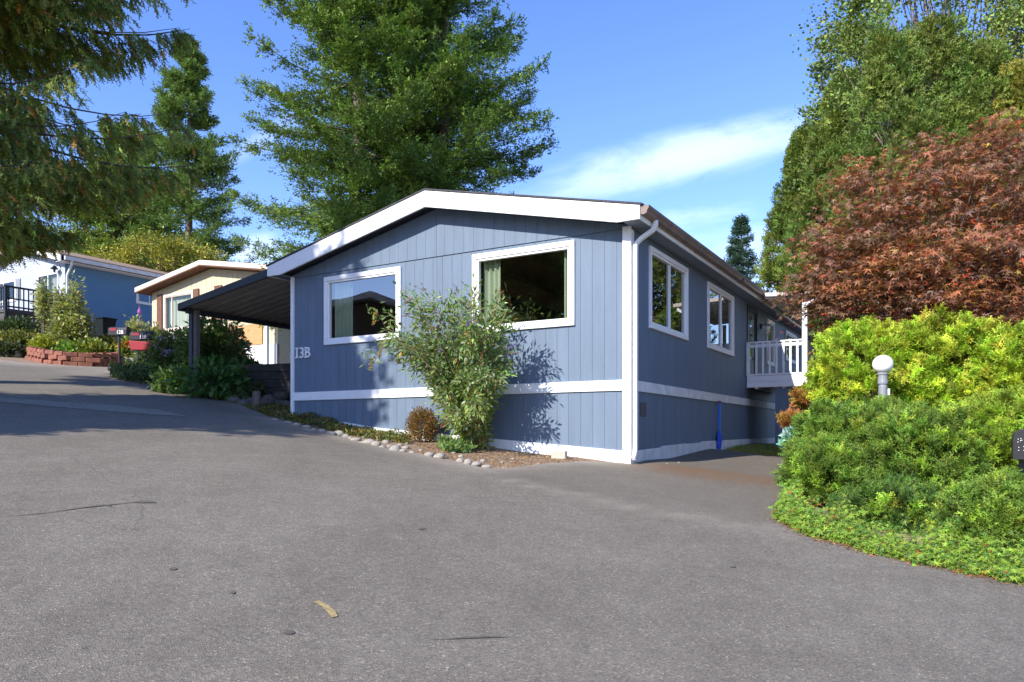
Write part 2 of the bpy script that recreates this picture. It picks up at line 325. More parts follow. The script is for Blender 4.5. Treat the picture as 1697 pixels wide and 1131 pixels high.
def tz(x, y): return float(terr(np.array([x]), np.array([y]))[0])
def gp(px, py):                 # where the line of sight of a photo pixel meets the ground
    Y = np.linspace(1.5, 70, 2800); X = (px - CX) / F_PX * Y; z = EYE - (py - HY) / F_PX * Y; g = terr(X, Y)
    i = np.argmax(z < g); i = i if z[i] < g[i] else len(Y) - 1
    return float(X[i]), float(Y[i])
def at(px, py, Y): return Vector(((px - CX) / F_PX * Y, Y, EYE - (py - HY) / F_PX * Y))
axs = np.concatenate([-np.geomspace(1400, 42, 16), np.arange(-40, 30.01, .5), np.geomspace(32, 1400, 16)])
ays = np.concatenate([-np.geomspace(1400, 32, 14), np.arange(-30, 60.01, .5), np.geomspace(63, 1400, 16)])
GX, GY = np.meshgrid(axs, ays); GZ = terr(GX.ravel(), GY.ravel()).reshape(GX.shape)
nx, ny = len(axs), len(ays)
V = np.c_[GX.ravel(), GY.ravel(), GZ.ravel()]
fs = [(j * nx + i, j * nx + i + 1, (j + 1) * nx + i + 1, (j + 1) * nx + i) for j in range(ny - 1) for i in range(nx - 1)]
g = MB(); g.v = [tuple(p) for p in V]; g.f = fs; tag(g.build('ground', 'dirt', smooth=True), kind='structure')

road_px = [(0, 598), (60, 604), (205, 609), (238, 612), (205, 622), (178, 628), (205, 636), (255, 643), (300, 652), (345, 662), (400, 673), (430, 685), (455, 697), (500, 709), (560, 724), (620, 738), (680, 751), (740, 764), (800, 777), (850, 777), (900, 770), (960, 766), (1036, 769)]
road = [gp(*p) for p in road_px] + [h2w(.03, .02), h2w(.03, 3.3), h2w(.03, 5.2), h2w(.9, 5.4)]
road += [gp(1262, 757), gp(1300, 760)] + [gp(*p) for p in ((1325, 800), (1330, 835), (1292, 862), (1340, 888), (1450, 918), (1600, 952), (1697, 968))] + [(6.2, 5.2), (12, 3.4), (40, -4), (40, -29), (-38, -29), (-36, -16), (-20, -14), (-10.5, -8), (-9.8, 0), (-10, 8), (-12, 14), (-17, 19), (-30, 20), (-30, 24)]
def clip(poly, x0, x1, y0, y1):
    for ax, lim, sg in ((0, x0, 1), (0, x1, -1), (1, y0, 1), (1, y1, -1)):
        out = []
        for i in range(len(poly)):
            a, b = poly[i - 1], poly[i]; ia = sg * (a[ax] - lim) >= 0; ib = sg * (b[ax] - lim) >= 0
            if ia != ib:
                t = (lim - a[ax]) / (b[ax] - a[ax]); out.append((a[0] + t * (b[0] - a[0]), a[1] + t * (b[1] - a[1])))
            if ib: out.append(b)
        poly = out
        if not poly: return []
    return poly
def inside(p, poly):
    c = False
    for i in range(len(poly)):
        a, b = poly[i - 1], poly[i]
        if (a[1] > p[1]) != (b[1] > p[1]) and p[0] < (b[0] - a[0]) * (p[1] - a[1]) / (b[1] - a[1]) + a[0]: c = not c
    return c
def bil(x, y):
    i = min(max(int(np.searchsorted(axs, x, 'right')) - 1, 0), nx - 2); j = min(max(int(np.searchsorted(ays, y, 'right')) - 1, 0), ny - 2)
    a = (x - axs[i]) / (axs[i + 1] - axs[i]); b = (y - ays[j]) / (ays[j + 1] - ays[j])
    return (GZ[j, i] * (1 - a) + GZ[j, i + 1] * a) * (1 - b) + (GZ[j + 1, i] * (1 - a) + GZ[j + 1, i + 1] * a) * b
def sheet(name, poly, m, lift, step=.5, kind='structure'):
    mb = MB(); key = {}
    def vid(x, y):
        k = (round(x, 4), round(y, 4))
        if k not in key: key[k] = len(mb.v); mb.v.append((x, y, bil(x, y) + lift))
        return key[k]
    xs = [p[0] for p in poly]; ys = [p[1] for p in poly]
    for x in np.arange(math.floor(min(xs) / step) * step, max(xs), step):
        for y in np.arange(math.floor(min(ys) / step) * step, max(ys), step):
            near = any(True for i in range(len(poly)) if not (max(poly[i - 1][0], poly[i][0]) < x or min(poly[i - 1][0], poly[i][0]) > x + step or max(poly[i - 1][1], poly[i][1]) < y or min(poly[i - 1][1], poly[i][1]) > y + step))
            if near: q = clip(poly, x, x + step, y, y + step)
            elif inside((x + step / 2, y + step / 2), poly): q = [(x, y), (x + step, y), (x + step, y + step), (x, y + step)]
            else: q = []
            ids = []
            for a in q:
                i = vid(*a)
                if i not in ids: ids.append(i)
            if len(ids) > 2: mb.f.append(tuple(ids))
    me = bpy.data.meshes.new(name); me.from_pydata(mb.v, [], mb.f); me.update(); me.materials.append(m if not isinstance(m, str) else MT[m])
    o = bpy.data.objects.new(name, me); COL.objects.link(o)
    if kind: o['kind'] = kind
    return o
rd = sheet('road', road, asphalt(), .012, .25)
co = np.empty(len(rd.data.vertices) * 3, np.float32); rd.data.vertices.foreach_get('co', co); co = co.reshape(-1, 3)
def seg_d(P, a, b):
    a = np.array(a); b = np.array(b); ab = b - a; t = np.clip(((P - a) @ ab) / (ab @ ab), 0, 1); return np.linalg.norm(P - a - t[:, None] * ab, axis=1)
P2 = co[:, :2]; st = np.zeros((len(co), 4), np.float32); st[:, 3] = 1
cst = np.array(gp(1190, 788)); dlt = (P2 - cst); ang = R(-12); u_ = dlt[:, 0] * math.cos(ang) + dlt[:, 1] * math.sin(ang); v_ = -dlt[:, 0] * math.sin(ang) + dlt[:, 1] * math.cos(ang)
st[:, 0] = np.clip(1.6 - np.sqrt((u_ / 1.1) ** 2 + (v_ / .5) ** 2), 0, 1)
edge = [gp(*p) for p in road_px[10:]]
de = np.min([seg_d(P2, edge[i], edge[i + 1]) for i in range(len(edge) - 1)], axis=0); st[:, 1] = np.clip(1 - de / .55, 0, 1) * .75
de2 = np.min([seg_d(P2, road[i], road[i + 1]) for i in range(0, 4)], axis=0); st[:, 1] = np.maximum(st[:, 1], np.clip(1 - de2 / 1.8, 0, 1))
e3 = [gp(*p) for p in ((850, 800), (1060, 846), (1290, 880))]; de3 = np.min([seg_d(P2, e3[i], e3[i + 1]) for i in range(2)], axis=0)
st[:, 1] = np.maximum(st[:, 1], .45 * np.clip(1 - de3 / .22, 0, 1))
padp = [gp(*p) for p in ((820, 784), (860, 798), (1060, 842), (1290, 876))] + [gp(1330, 835), gp(1325, 800), gp(1300, 757), h2w(.9, 5.4), h2w(.03, 5.2), h2w(0, 0), gp(900, 772)]
ins = np.array([inside(p, padp) for p in P2]); st[:, 2] = np.where(ins, .32, 0)
a_ = rd.data.color_attributes.new('stain', 'FLOAT_COLOR', 'POINT'); a_.data.foreach_set('color', st.ravel())

# ------------------------------------------------------------------ the blue house
def boards(mb, a0, a1, z0, z1, holes, F, sp=.2, gap=.005, o0=0, o1=.008, phase=0, brk=()):
    cuts = []; k = math.floor((a0 - phase) / sp)
    while phase + k * sp < a1:
        s, e = phase + k * sp + gap, phase + (k + 1) * sp; s, e = max(s, a0), min(e, a1)
        if e - s > .003:
            c = sorted({s, e} | {h for H in holes for h in H[:2] if s < h < e} | {b for b in brk if s < b < e})
            cuts += list(zip(c[:-1], c[1:]))
        k += 1
    for s, e in cuts:
        mid = (s + e) / 2; zs = [[z0(s) if callable(z0) else z0, z0(e) if callable(z0) else z0, z1(s) if callable(z1) else z1, z1(e) if callable(z1) else z1]]
        for H in holes:
            if H[0] - 1e-6 <= mid <= H[1] + 1e-6:
                new = []
                for q in zs:
                    if max(q[2], q[3]) <= H[2] or min(q[0], q[1]) >= H[3]: new.append(q); continue
                    if H[2] > max(q[0], q[1]): new.append([q[0], q[1], H[2], H[2]])
                    if H[3] < min(q[2], q[3]): new.append([H[3], H[3], q[2], q[3]])
                zs = new
        for q in zs: mb.slab(s, e, o0, o1, q[0], q[1], q[2], q[3], F)
def window(house, F, a0, a1, z0, z1, name='window', fw=.085, mullion=None, curtains=(), glass='glass', trim='trim', sill=True, panel=None):
    """outer trim a0..a1, z0..z1 proud of the wall; pane set back; opening is inset by .05"""
    m = MB(); o1 = .045
    m.box(a0, a1, .0, o1, z1 - fw, z1, F).box(a0, a1, .0, o1, z0, z0 + fw, F).box(a0, a0 + fw, .0, o1 - .002, z0 + fw, z1 - fw, F).box(a1 - fw, a1, .0, o1 - .002, z0 + fw, z1 - fw, F)
    fr = m.build(name, trim, house, .004)
    i = fw + .001; m = MB(); s = .035
    m.box(a0 + i, a1 - i, -.05, .025, z1 - i - s, z1 - i, F).box(a0 + i, a1 - i, -.05, .03, z0 + i, z0 + i + s, F).box(a0 + i, a0 + i + s, -.05, .025, z0 + i + s, z1 - i - s, F).box(a1 - i - s, a1 - i, -.05, .025, z0 + i + s, z1 - i - s, F)
    if mullion is not None: mm = a0 + (a1 - a0) * mullion; m.box(mm - .022, mm + .022, -.04, .018, z0 + i + s, z1 - i - s, F)
    m.build('sash', trim, fr, .003)
    p = MB(); k = i + s - .004; p.poly([F(a0 + k, -.012, z0 + k), F(a1 - k, -.012, z0 + k), F(a1 - k, -.012, z1 - k), F(a0 + k, -.012, z1 - k)], [(0, 1, 2, 3)]); p.build('pane', glass, fr)
    for (c0, c1) in curtains:
        c = MB(); n = 60; ca, cb = a0 + (a1 - a0) * c0, a0 + (a1 - a0) * c1
        pts = []
        for j in range(n + 1):
            a = ca + (cb - ca) * j / n; o = -.16 + .028 * math.sin(j * (cb - ca) / n * 62) + .012 * math.sin(j * (cb - ca) / n * 23 + 1)
            pts.append((a, o))
        for j in range(n + 1): c.v.append(F(pts[j][0], pts[j][1], z0 - .1)); c.v.append(F(pts[j][0], pts[j][1], z1 + .05))
        c.f = [(2 * j, 2 * j + 2, 2 * j + 3, 2 * j + 1) for j in range(n)]
        c.build('curtain', 'curtain', fr, smooth=True)
    return fr
H = empty('blue_house', (*HC, 0), HA, label='blue-gray single-storey home with white trim and a low gable roof', cat='house')
W, LN, PEAK = 7.03, 18.6, -3.515
def roofz(x): return 5.346 - .22 * abs(x - PEAK)         # underside line of the rake
WIN1 = (-6.145, -4.29, 3.215, 4.50); WIN2 = (-2.77, -.885, 3.205, 4.515)
WIN3 = (.785, 2.71, 3.20, 4.487); WIN4 = (3.98, 5.92, 3.20, 4.487); WIN5 = (9.23, 10.1, 3.3, 4.46); WIN6 = (11.65, 13.3, 3.6, 4.46)
DOOR = (7.22, 8.2, 2.74, 4.46)
def hole(w, i=.05): return (w[0] + i, w[1] - i, w[2] + i, w[3] - i)
fh = [hole(WIN1), hole(WIN2)]; sh = [hole(WIN3), hole(WIN4), hole(WIN5), hole(WIN6), hole(DOOR, .03)]
btop = lambda x: float(np.interp(x, [-7.03, -5.64, -4.75, -2.46, 0], [1.93, 1.752, 1.637, 1.464, 1.281]))
stop = lambda y: float(np.interp(y, [0, .25, 3.06, 7.97, 18.6], [1.28, 1.282, 1.369, 1.407, 1.5]))
m = MB(); brk = [PEAK] + [-5.64, -4.75, -2.46]
boards(m, -W, 0, 2.30, 4.568, fh, IDF, gap=.0045, o1=.005); boards(m, -W, 0, 4.58, lambda x: roofz(x) + .05, [], IDF, brk=brk, o0=.0, o1=.022, phase=.05, gap=.0035)
boards(m, -W, 0, btop, 2.20, [], IDF, o0=-.01, o1=.004, brk=brk)
boards(m, -W, 0, .9, lambda x: roofz(x) + .05, fh, IDF, sp=20, gap=0, o0=-.11, o1=-.002, brk=brk, phase=-10)
m.build('front_wall', 'siding', H)
MB().box(PEAK - .004, PEAK + .004, .0052, .0066, 2.345, 4.565, IDF).box(PEAK - .004, PEAK + .004, .0241, .0255, 4.585, 5.30, IDF).build('panel_seam', 'grate', H)
m = MB(); boards(m, 0, LN, 2.30, 4.60, sh, SDF); boards(m, 0, LN, stop, 2.20, [], SDF, o0=-.01, o1=.004, brk=[.25, 3.06, 7.97], sp=.3)
boards(m, .0, LN, .9, 4.60, sh, SDF, sp=40, gap=0, o0=-.11, o1=-.002, phase=-10)
m.build('side_wall', 'siding', H)
m = MB(); m.box(-W, -W + .1, .1, LN - .1, 1.2, 4.6); m.prism([(-W, .9), (0, .9), (0, 4.6), (PEAK, 5.35), (-W, 4.6)], -LN, -LN + .1)
m.build('back_wall', 'siding', H)
m = MB(); m.prism([(-W + .11, 4.62), (-.11, 4.62), (PEAK, 5.3)], -6.2, -6.1).box(-W + .11, -.11, 6.1, 6.2, 2.4, 4.62).box(-3.56, -3.46, .12, 6.1, 2.4, 4.62).box(-W + .11, -.11, .12, 6.2, 2.28, 2.36).box(-3.4, -.12, 5.0, 5.1, 2.4, 5.0)
m.box(-W + .11, -.11, 10, 10.1, 2.4, 4.6).box(-1.6, -1.5, 6.2, 18, 2.4, 4.6)
m.slab(-W + .11, PEAK, -6.1, -.12, 4.55, 5.2, 4.6, 5.26, IDF).slab(PEAK, -.11, -6.1, -.12, 5.2, 4.55, 5.26, 4.6, IDF)
m.build('interior_room', 'wall_in', H)
MB().box(-3.4, -.12, 4.86, 4.99, 4.0, 4.25).box(-3.44, -3.3, .6, 4.9, 3.95, 4.2).build('ceiling_beam', 'beam', H)
MB().box(-W, -.003, .005, .034, 2.18, 2.339, IDF).build('band_board', 'trim', H, .004)
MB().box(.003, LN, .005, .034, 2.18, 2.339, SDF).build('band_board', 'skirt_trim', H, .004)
m = MB(); xs = [-7.02, -5.64, -4.75, -2.46, -.003]
for a, b in zip(xs[:-1], xs[1:]): m.slab(a, b, .003, .028, .95, .9, btop(a), btop(b), IDF)
m.build('base_board', 'trim', H)
m = MB(); ys = [.003, 1.35, 2.65, 3.6, 7.97, LN]
for k, (a, b) in enumerate(zip(ys[:-1], ys[1:])): m.slab(a, b - .006, .003, .026 + .003 * (k % 2), .95, .95, stop(a) + .02 * (k % 2), stop(b) + .01 * (k % 2), SDF)
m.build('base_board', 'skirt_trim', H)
MB().box(-.095, .036, .0, .04, .98, 4.60, IDF).box(.0, .095, .034, .038, .98, 4.56, lambda a, o, z: (o, a, z)).build('corner_board', 'trim', H, .003)
MB().box(-W - .012, -W + .07, .0, .036, 1.6, 4.60, IDF).build('corner_board', 'trim', H, .003)
# roof
m = MB(); T0 = lambda x: 5.62 - .22 * abs(x - PEAK)
for a, b in ((-W - .33, PEAK), (PEAK, .335)):
    m.slab(a, b, -LN - .3, .372, T0(a) + .004, T0(b) + .004, T0(a) + .034, T0(b) + .034, IDF)
rf = m.build('roof', 'shingle', H, .004)
m = MB(); xr = PEAK + (5.346 - 4.585) / .22; xl = 2 * PEAK - xr
m.prism([(PEAK, 5.616), (.30, 4.777), (.30, 4.585), (xr, 4.585), (PEAK, 5.346), (xl, 4.585), (-7.33, 4.585), (-7.33, 4.777)], .32, .36)
m.build('rake_fascia', 'trim', H, .004)
m = MB()
m.slab(-W - .30, PEAK, -LN, .32, roofz(-W - .3) + .18, roofz(PEAK) + .20, roofz(-W - .3) + .2, roofz(PEAK) + .22, IDF).slab(PEAK, .30, -LN, .32, roofz(PEAK) + .20, roofz(.3) + .18, roofz(PEAK) + .22, roofz(.3) + .2, IDF)
m.box(.013, .275, -.3, LN, 4.60, 4.615).box(-7.3, -W - .012, -.3, LN, 4.60, 4.615)
m.build('soffit', 'soffit', H)
MB().box(.276, .30, -.318, LN + .3, 4.585, 4.775).build('eave_fascia', 'trim', H, .003)
MB().box(-7.33, -7.306, -.318, LN + .3, 4.585, 4.775).build('eave_fascia', 'trim', H, .003)
m = MB(); pr = [(.302, 4.775), (.302, 4.655), (.345, 4.645), (.39, 4.66), (.40, 4.70), (.425, 4.735), (.425, 4.775), (.415, 4.775), (.412, 4.74), (.388, 4.705), (.38, 4.67), (.345, 4.655), (.312, 4.663), (.312, 4.775)]
n = len(pr)
for y in (-.33, LN + .3): m.v += [(x, y, z) for x, z in pr]
m.f = [(i, (i + 1) % n, (i + 1) % n + n, i + n) for i in range(n)] + [tuple(range(n)), tuple(range(2 * n - 1, n - 1, -1))]
gu = m.build('gutter', 'gutter', H)
MB().prism([(.302, 4.773), (.302, 4.657), (.345, 4.647), (.39, 4.662), (.40, 4.70), (.424, 4.735), (.424, 4.773)], .331, .335).build('end_cap', 'gutter', gu)
m = MB()
for y in (2.2, 5.2, 8.3, 12): MB().box(.30, .432, y, y + .05, 4.64, 4.70).build('joint_strap', 'gutter', gu)
def spout(pts, name, parent, r=.043, m='trim'):
    return MB().tube(pts, r, 4, True).build(name, m, parent, .006)
spout([(.37, .1, 4.66), (.37, .1, 4.60), (.33, .09, 4.52), (.16, .07, 4.42), (.082, .05, 4.34), (.078, .05, 4.2), (.078, .05, 1.35), (.078, .03, 1.24), (.085, -.05, 1.17)], 'downspout', H)
window(H, IDF, *WIN1, curtains=[(.06, .30)]); window(H, IDF, *WIN2, curtains=[(.06, .24), (.86, .95)])
window(H, SDF, *WIN3, mullion=.52, fw=.07, glass='glass_side'); window(H, SDF, *WIN4, mullion=.52, fw=.07, glass='glass_side')
window(H, SDF, *WIN5, fw=.07, glass='glass_side'); window(H, SDF, *WIN6, fw=.07, glass='glass_side')
d = MB().box(DOOR[0] + .03, DOOR[1] - .03, -.08, -.02, DOOR[2], DOOR[3] - .03, SDF).build('door', 'door', H, .004)
MB().box(DOOR[0] - .03, DOOR[0] + .05, .0, .03, DOOR[2], DOOR[3], SDF).box(DOOR[1] - .05, DOOR[1] + .03, .0, .03, DOOR[2], DOOR[3], SDF).box(DOOR[0] - .03, DOOR[1] + .03, .0, .028, DOOR[3], DOOR[3] + .06, SDF).build('door_frame', 'door', d)
MB().box(DOOR[0] + .35, DOOR[0] + .62, -.02, -.012, 3.3, 4.3, SDF).build('door_glass', 'glass_side', d)
MB().lathe([(.02, 0), (.03, .02), (.03, .05), (.0, .07)], (.03, DOOR[1] - .12, 3.3), 10).build('handle', 'grey_metal', d)
l = MB().box(8.56, 8.64, .0, .05, 4.12, 4.24, SDF).tube([(.04, 8.6, 4.2), (.14, 8.6, 4.24), (.17, 8.6, 4.2)], .012, 6).build('wall_lantern', 'black', H)
MB().lathe([(.03, .1), (.07, .09), (.065, .0), (.03, -.06), (0, -.08)], (.17, 8.6, 4.08), 12).build('glass_shade', 'globe', l)
# small things on the skirting
MB().box(.42, .47, .004, .016, 1.80, 2.02, SDF).box(.53, .66, .004, .018, 1.80, 2.02, SDF).build('skirting_vent', 'grate', H)
MB().box(4.35, 5.75, .005, .02, 1.42, 1.93, SDF).build('access_panel', 'siding', H, .003)
# digits 13B
def text_mesh(s, size, name, m, parent, F, ext=.012):
    cu = bpy.data.curves.new('t', 'FONT'); cu.body = s; cu.size = size; cu.extrude = ext; cu.align_x = 'LEFT'; cu.bevel_depth = size * .012
    to = bpy.data.objects.new('t', cu); me = bpy.data.meshes.new_from_object(to); me.name = name
    for v in me.vertices: v.co = F(v.co.x, v.co.z, v.co.y)
    me.materials.clear(); me.materials.append(MT[m]); o = bpy.data.objects.new(name, me); COL.objects.link(o); o.parent = parent; bpy.data.objects.remove(to); bpy.data.curves.remove(cu)
    return o
X0, Z0, HT = -6.92, 3.005, .205
m = MB(); m.box(X0 + .03, X0 + .062, .014, .034, Z0, Z0 + HT, IDF).box(X0, X0 + .092, .014, .033, Z0, Z0 + .022, IDF).box(X0, X0 + .092, .014, .033, Z0 + HT - .022, Z0 + HT, IDF)
m.build('house_digit', 'trim', H, .003, label='white numeral one with slab serifs')
for ch, xx in (('3', X0 + .115), ('B', X0 + .255)):
    o = text_mesh(ch, HT / .70, 'house_digit', 'trim', H, lambda a, o_, z, xx=xx: (xx + a * .92, -(.024 + o_), Z0 + z)); o['label'] = 'white character ' + ('three' if ch == '3' else 'B')
for zz in (Z0, Z0 + HT - .02): MB().box(X0 + .25, X0 + .275, .014, .033, zz, zz + .02, IDF).build('digit_serif', 'trim', H)
# porch (part of the house): deck, fascia, railing, posts, roof
PX, PY0, PY1 = 1.27, 7.13, 10.2
pc = MB().box(.03, PX, PY0, PY1, 2.74, 2.80).build('porch_deck', 'concrete', H)
MB().box(.03, PX + .04, PY0 - .035, PY0, 2.72, 2.85).box(.03, PX + .04, PY0 - .05, PY0, 2.59, 2.715).box(PX + .005, PX + .04, PY0, PY1, 2.72, 2.85).box(PX + .005, PX + .055, PY0, PY1, 2.59, 2.715).build('deck_fascia', 'trim', pc, .004)
MB().box(.2, .26, PY0, PY1, 2.56, 2.73).box(.8, .86, PY0, PY1, 2.56, 2.73).build('joist', 'trim', pc)
rl = MB().box(.03, PX, PY0 - .06, PY0 + .03, 3.60, 3.632).box(.03, PX, PY0 - .03, PY0, 3.50, 3.57).box(.03, PX - .05, PY0 - .03, PY0, 2.86, 2.90).box(.02, .09, PY0 - .05, PY0 + .02, 2.85, 3.60).build('railing', 'trim', H, .003)
k = 0; x = .22
while x < PX - .08: MB().box(x, x + .045, PY0 - .055, PY0 - .031, 2.87, 3.6).build('baluster', 'trim', rl, .002); x += .148
rl2 = MB().box(PX - .045, PX + .045, PY0 + .03, PY1, 3.60, 3.632).box(PX - .015, PX + .015, PY0, PY1, 3.50, 3.57).box(PX - .015, PX + .015, PY0, PY1, 2.86, 2.90).build('railing', 'trim', H, .003)
y = PY0 + .12
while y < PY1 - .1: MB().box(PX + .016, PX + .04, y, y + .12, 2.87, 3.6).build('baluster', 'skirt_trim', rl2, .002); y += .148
MB().box(PX - .045, PX + .045, PY0 - .04, PY0 + .05, 2.60, 4.56).build('porch_post', 'trim', H, .004)
MB().box(PX - .045, PX + .045, PY1 - .1, PY1 - .01, 2.60, 4.50).build('porch_post', 'trim', H, .004)
m = MB(); m.slab(.43, 1.62, -10.4, -7.06, 4.62, 4.555, 4.70, 4.64, IDF)
pr_ = m.build('porch_roof', 'trim', H, .004)
m = MB()
for kx in range(12): yy = 7.1 + kx * .28; m.slab(.43, 1.6, -yy - .05, -yy, 4.59, 4.53, 4.615, 4.55, IDF)
m.build('roof_rib', 'trim', pr_)
MB().slab(.44, 1.66, 7.03 - 14.06 - .0, -7.0, 4.63, 4.57, 4.71, 4.65, IDF).build('porch_roof_edge', 'cream_trim', pr_)
spout([(1.55, 7.08, 4.56), (1.55, 7.06, 4.50), (1.47, 7.06, 4.45), (1.36, 7.05, 4.41), (1.32, 7.04, 4.33), (1.32, 7.04, 2.53)], 'downspout', H, .045)
MB().box(.64, 1.13, PY0 + .02, PY1 - .4, 1.0, 2.585).build('porch_base', 'siding', H, .003)
# carport roof hung from the left eave (moves with the house)
cz = lambda x: 4.72 + (x + 7.34) * .158
m = MB(); XL = -10.08; n = 0
yy = -.30
while yy < 9:
    m.slab(XL + .02, -7.34, -yy - .17, -yy, cz(XL) - .065, cz(-7.34) - .065, cz(XL) - .06, cz(-7.34) - .06, IDF)
    m.slab(XL + .02, -7.34, -yy - .26, -yy - .17, cz(XL) - .015, cz(-7.34) - .015, cz(XL) - .01, cz(-7.34) - .01, IDF)
    m.slab(XL + .02, -7.34, -yy - .172, -yy - .168, cz(XL) - .065, cz(-7.34) - .065, cz(XL) - .01, cz(-7.34) - .01, IDF)
    m.slab(XL + .02, -7.34, -yy - .262, -yy - .258, cz(XL) - .065, cz(-7.34) - .065, cz(XL) - .01, cz(-7.34) - .01, IDF); yy += .26
cr = m.build('carport_roof', 'underside', H)
m = MB(); m.slab(XL - .03, -7.335, .305, .345, cz(XL) - .115, cz(-7.34) - .14, cz(XL) + .02, cz(-7.34) + .02, IDF).box(XL - .04, XL + .02, -.34, 9.1, cz(XL) - .13, cz(XL) + .02).box(XL + .02, XL + .12, -.2, 9.1, cz(XL) - .17, cz(XL) - .07)
m.build('edge_beam', 'dark_metal', cr, .004)
for yy in (-.12, 4.4, 8.9):
    gx, gy = h2w(XL + .1, yy); MB().box(XL + .03, XL + .13, yy, yy + .1, tz(gx, gy) - .3, cz(XL) - .12).build('carport_post', 'dark_metal', cr, .003)
    MB().box(XL + .16, XL + .25, yy + .02, yy + .12, tz(gx, gy) - .3, cz(XL) - .10).build('carport_post', 'post_brown', cr, .003)

# ------------------------------------------------------------------ neighbours
def facade_x(C, px, out=0):     # local x of a photo column on the front plane of a house at corner C
    k = (px - CX) / F_PX; ox, oy = C[0] + .511 * (-out), C[1] + .859 * (-out)
    return (k * oy - ox) / (.859 + .511 * k)
def facade_z(C, px, py, out=0):
    x = facade_x(C, px, out); Y = C[1] - .859 * out - .511 * x; return EYE - (py - HY) / F_PX * Y
LC = (-19.2, 32.0); LHs = empty('white_house', (*LC, 0), HA, label='pale home with blue side wall and brown roof above the brick planter', cat='house')
zt = 8.95; LW = 7.3; lp = -3.65; lz = lambda x: zt + .27 * (LW / 2 - abs(x - lp))
def lrect(p0, p1): return (facade_x(LC, p0[0]), facade_x(LC, p1[0]), facade_z(LC, (p0[0] + p1[0]) / 2, p1[1]), facade_z(LC, (p0[0] + p1[0]) / 2, p0[1]))
LWIN = [lrect((62, 452), (98, 548)), lrect((-14, 466), (27, 503))]
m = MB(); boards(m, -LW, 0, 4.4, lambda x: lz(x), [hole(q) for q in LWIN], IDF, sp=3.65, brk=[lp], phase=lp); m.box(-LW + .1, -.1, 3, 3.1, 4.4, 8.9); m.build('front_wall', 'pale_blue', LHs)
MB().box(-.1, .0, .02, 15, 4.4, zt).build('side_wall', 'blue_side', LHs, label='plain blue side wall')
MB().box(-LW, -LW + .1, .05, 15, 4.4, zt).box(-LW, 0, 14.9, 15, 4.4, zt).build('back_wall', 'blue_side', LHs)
m = MB(); m.slab(-LW - .45, lp, -15.4, .46, lz(-LW - .45) + .24, lz(lp) + .24, lz(-LW - .45) + .30, lz(lp) + .30, IDF).slab(lp, .45, -15.4, .46, lz(lp) + .24, lz(.45) + .24, lz(lp) + .30, lz(.45) + .30, IDF)
m.build('roof', 'shingle_tan', LHs)
MB().prism([(lp, lz(lp) + .235), (.45, lz(.45) + .235), (.45, lz(.45) - .02), (lp, lz(lp) - .04), (-LW - .45, lz(-LW - .45) - .02), (-LW - .45, lz(-LW - .45) + .235)], .40, .45).build('rake_fascia', 'trim', LHs)
MB().box(.02, .44, -.39, 15, lz(.45) + .0, lz(.45) + .03).build('soffit', 'trim', LHs)
MB().box(.452, .56, -.3, 15.2, lz(.45) + .06, lz(.45) + .22).build('gutter', 'skirt_trim', LHs)
MB().tube([(.5, .0, lz(.45) + .1), (.45, .02, lz(.45) - .1), (.06, .05, lz(.45) - .5), (.05, .05, 5)], .05, 4, True).build('downspout', 'trim', LHs)
window(LHs, IDF, *LWIN[0], mullion=.5, glass='glass_far', curtains=[(.5, .8)]); window(LHs, IDF, *LWIN[1], mullion=.5, glass='glass_far')
MB().box(facade_x(LC, 28), facade_x(LC, 35), .0, .05, facade_z(LC, 31, 497), facade_z(LC, 31, 463), IDF).build('shutter', 'grey_metal', LHs)
xx, zz = facade_x(LC, 91, .2), facade_z(LC, 91, 447, .2)
MB().lathe([(.02, .18), (.16, .02), (.05, 0), (.05, -.12), (.0, -.14)], (xx, -.22, zz), 10).tube([(xx, -.22, zz + .1), (xx + .1, -.1, zz + .2), (xx + .12, 0, zz + .1)], .02).build('wall_lantern', 'black', LHs)
k = (245 - CX) / F_PX; yv = (k * 32 + 19.2) / (.511 - .859 * k); YY = 32 + .859 * yv
window(LHs, SDF, yv - .6, yv + .75, EYE + (HY - 506) / F_PX * YY, EYE + (HY - 478) / F_PX * YY, mullion=.5)
dk = MB().box(-9, -.5, -2.1, -.02, 6.52, 6.66).box(-9, -.55, -2.05, -.1, 5.9, 6.52).build('deck', 'wood_dark', LHs)
RZ = 7.60; rl = MB().box(-9, -.46, -2.14, -2.04, RZ - .07, RZ).box(-.56, -.46, -2.04, -.02, RZ - .07, RZ).box(-9, -.5, -2.12, -2.06, 6.72, 6.78).box(-.54, -.48, -2.1, -.02, 6.72, 6.78).box(-.54, -.48, -2.1, -.02, 7.06, 7.11)
for i in range(11): rl.box(-.53, -.49, -2.0 + i * .19, -1.96 + i * .19, 6.66, RZ - .05)
for i in range(40): rl.box(-8.9 + i * .21, -8.86 + i * .21, -2.11, -2.07, 6.66, RZ - .05)
for i in range(5): rl.box(-9 + i * 2.11, -8.9 + i * 2.11, -2.14, -2.04, 5.2, RZ)
rl.build('railing', 'black', dk)

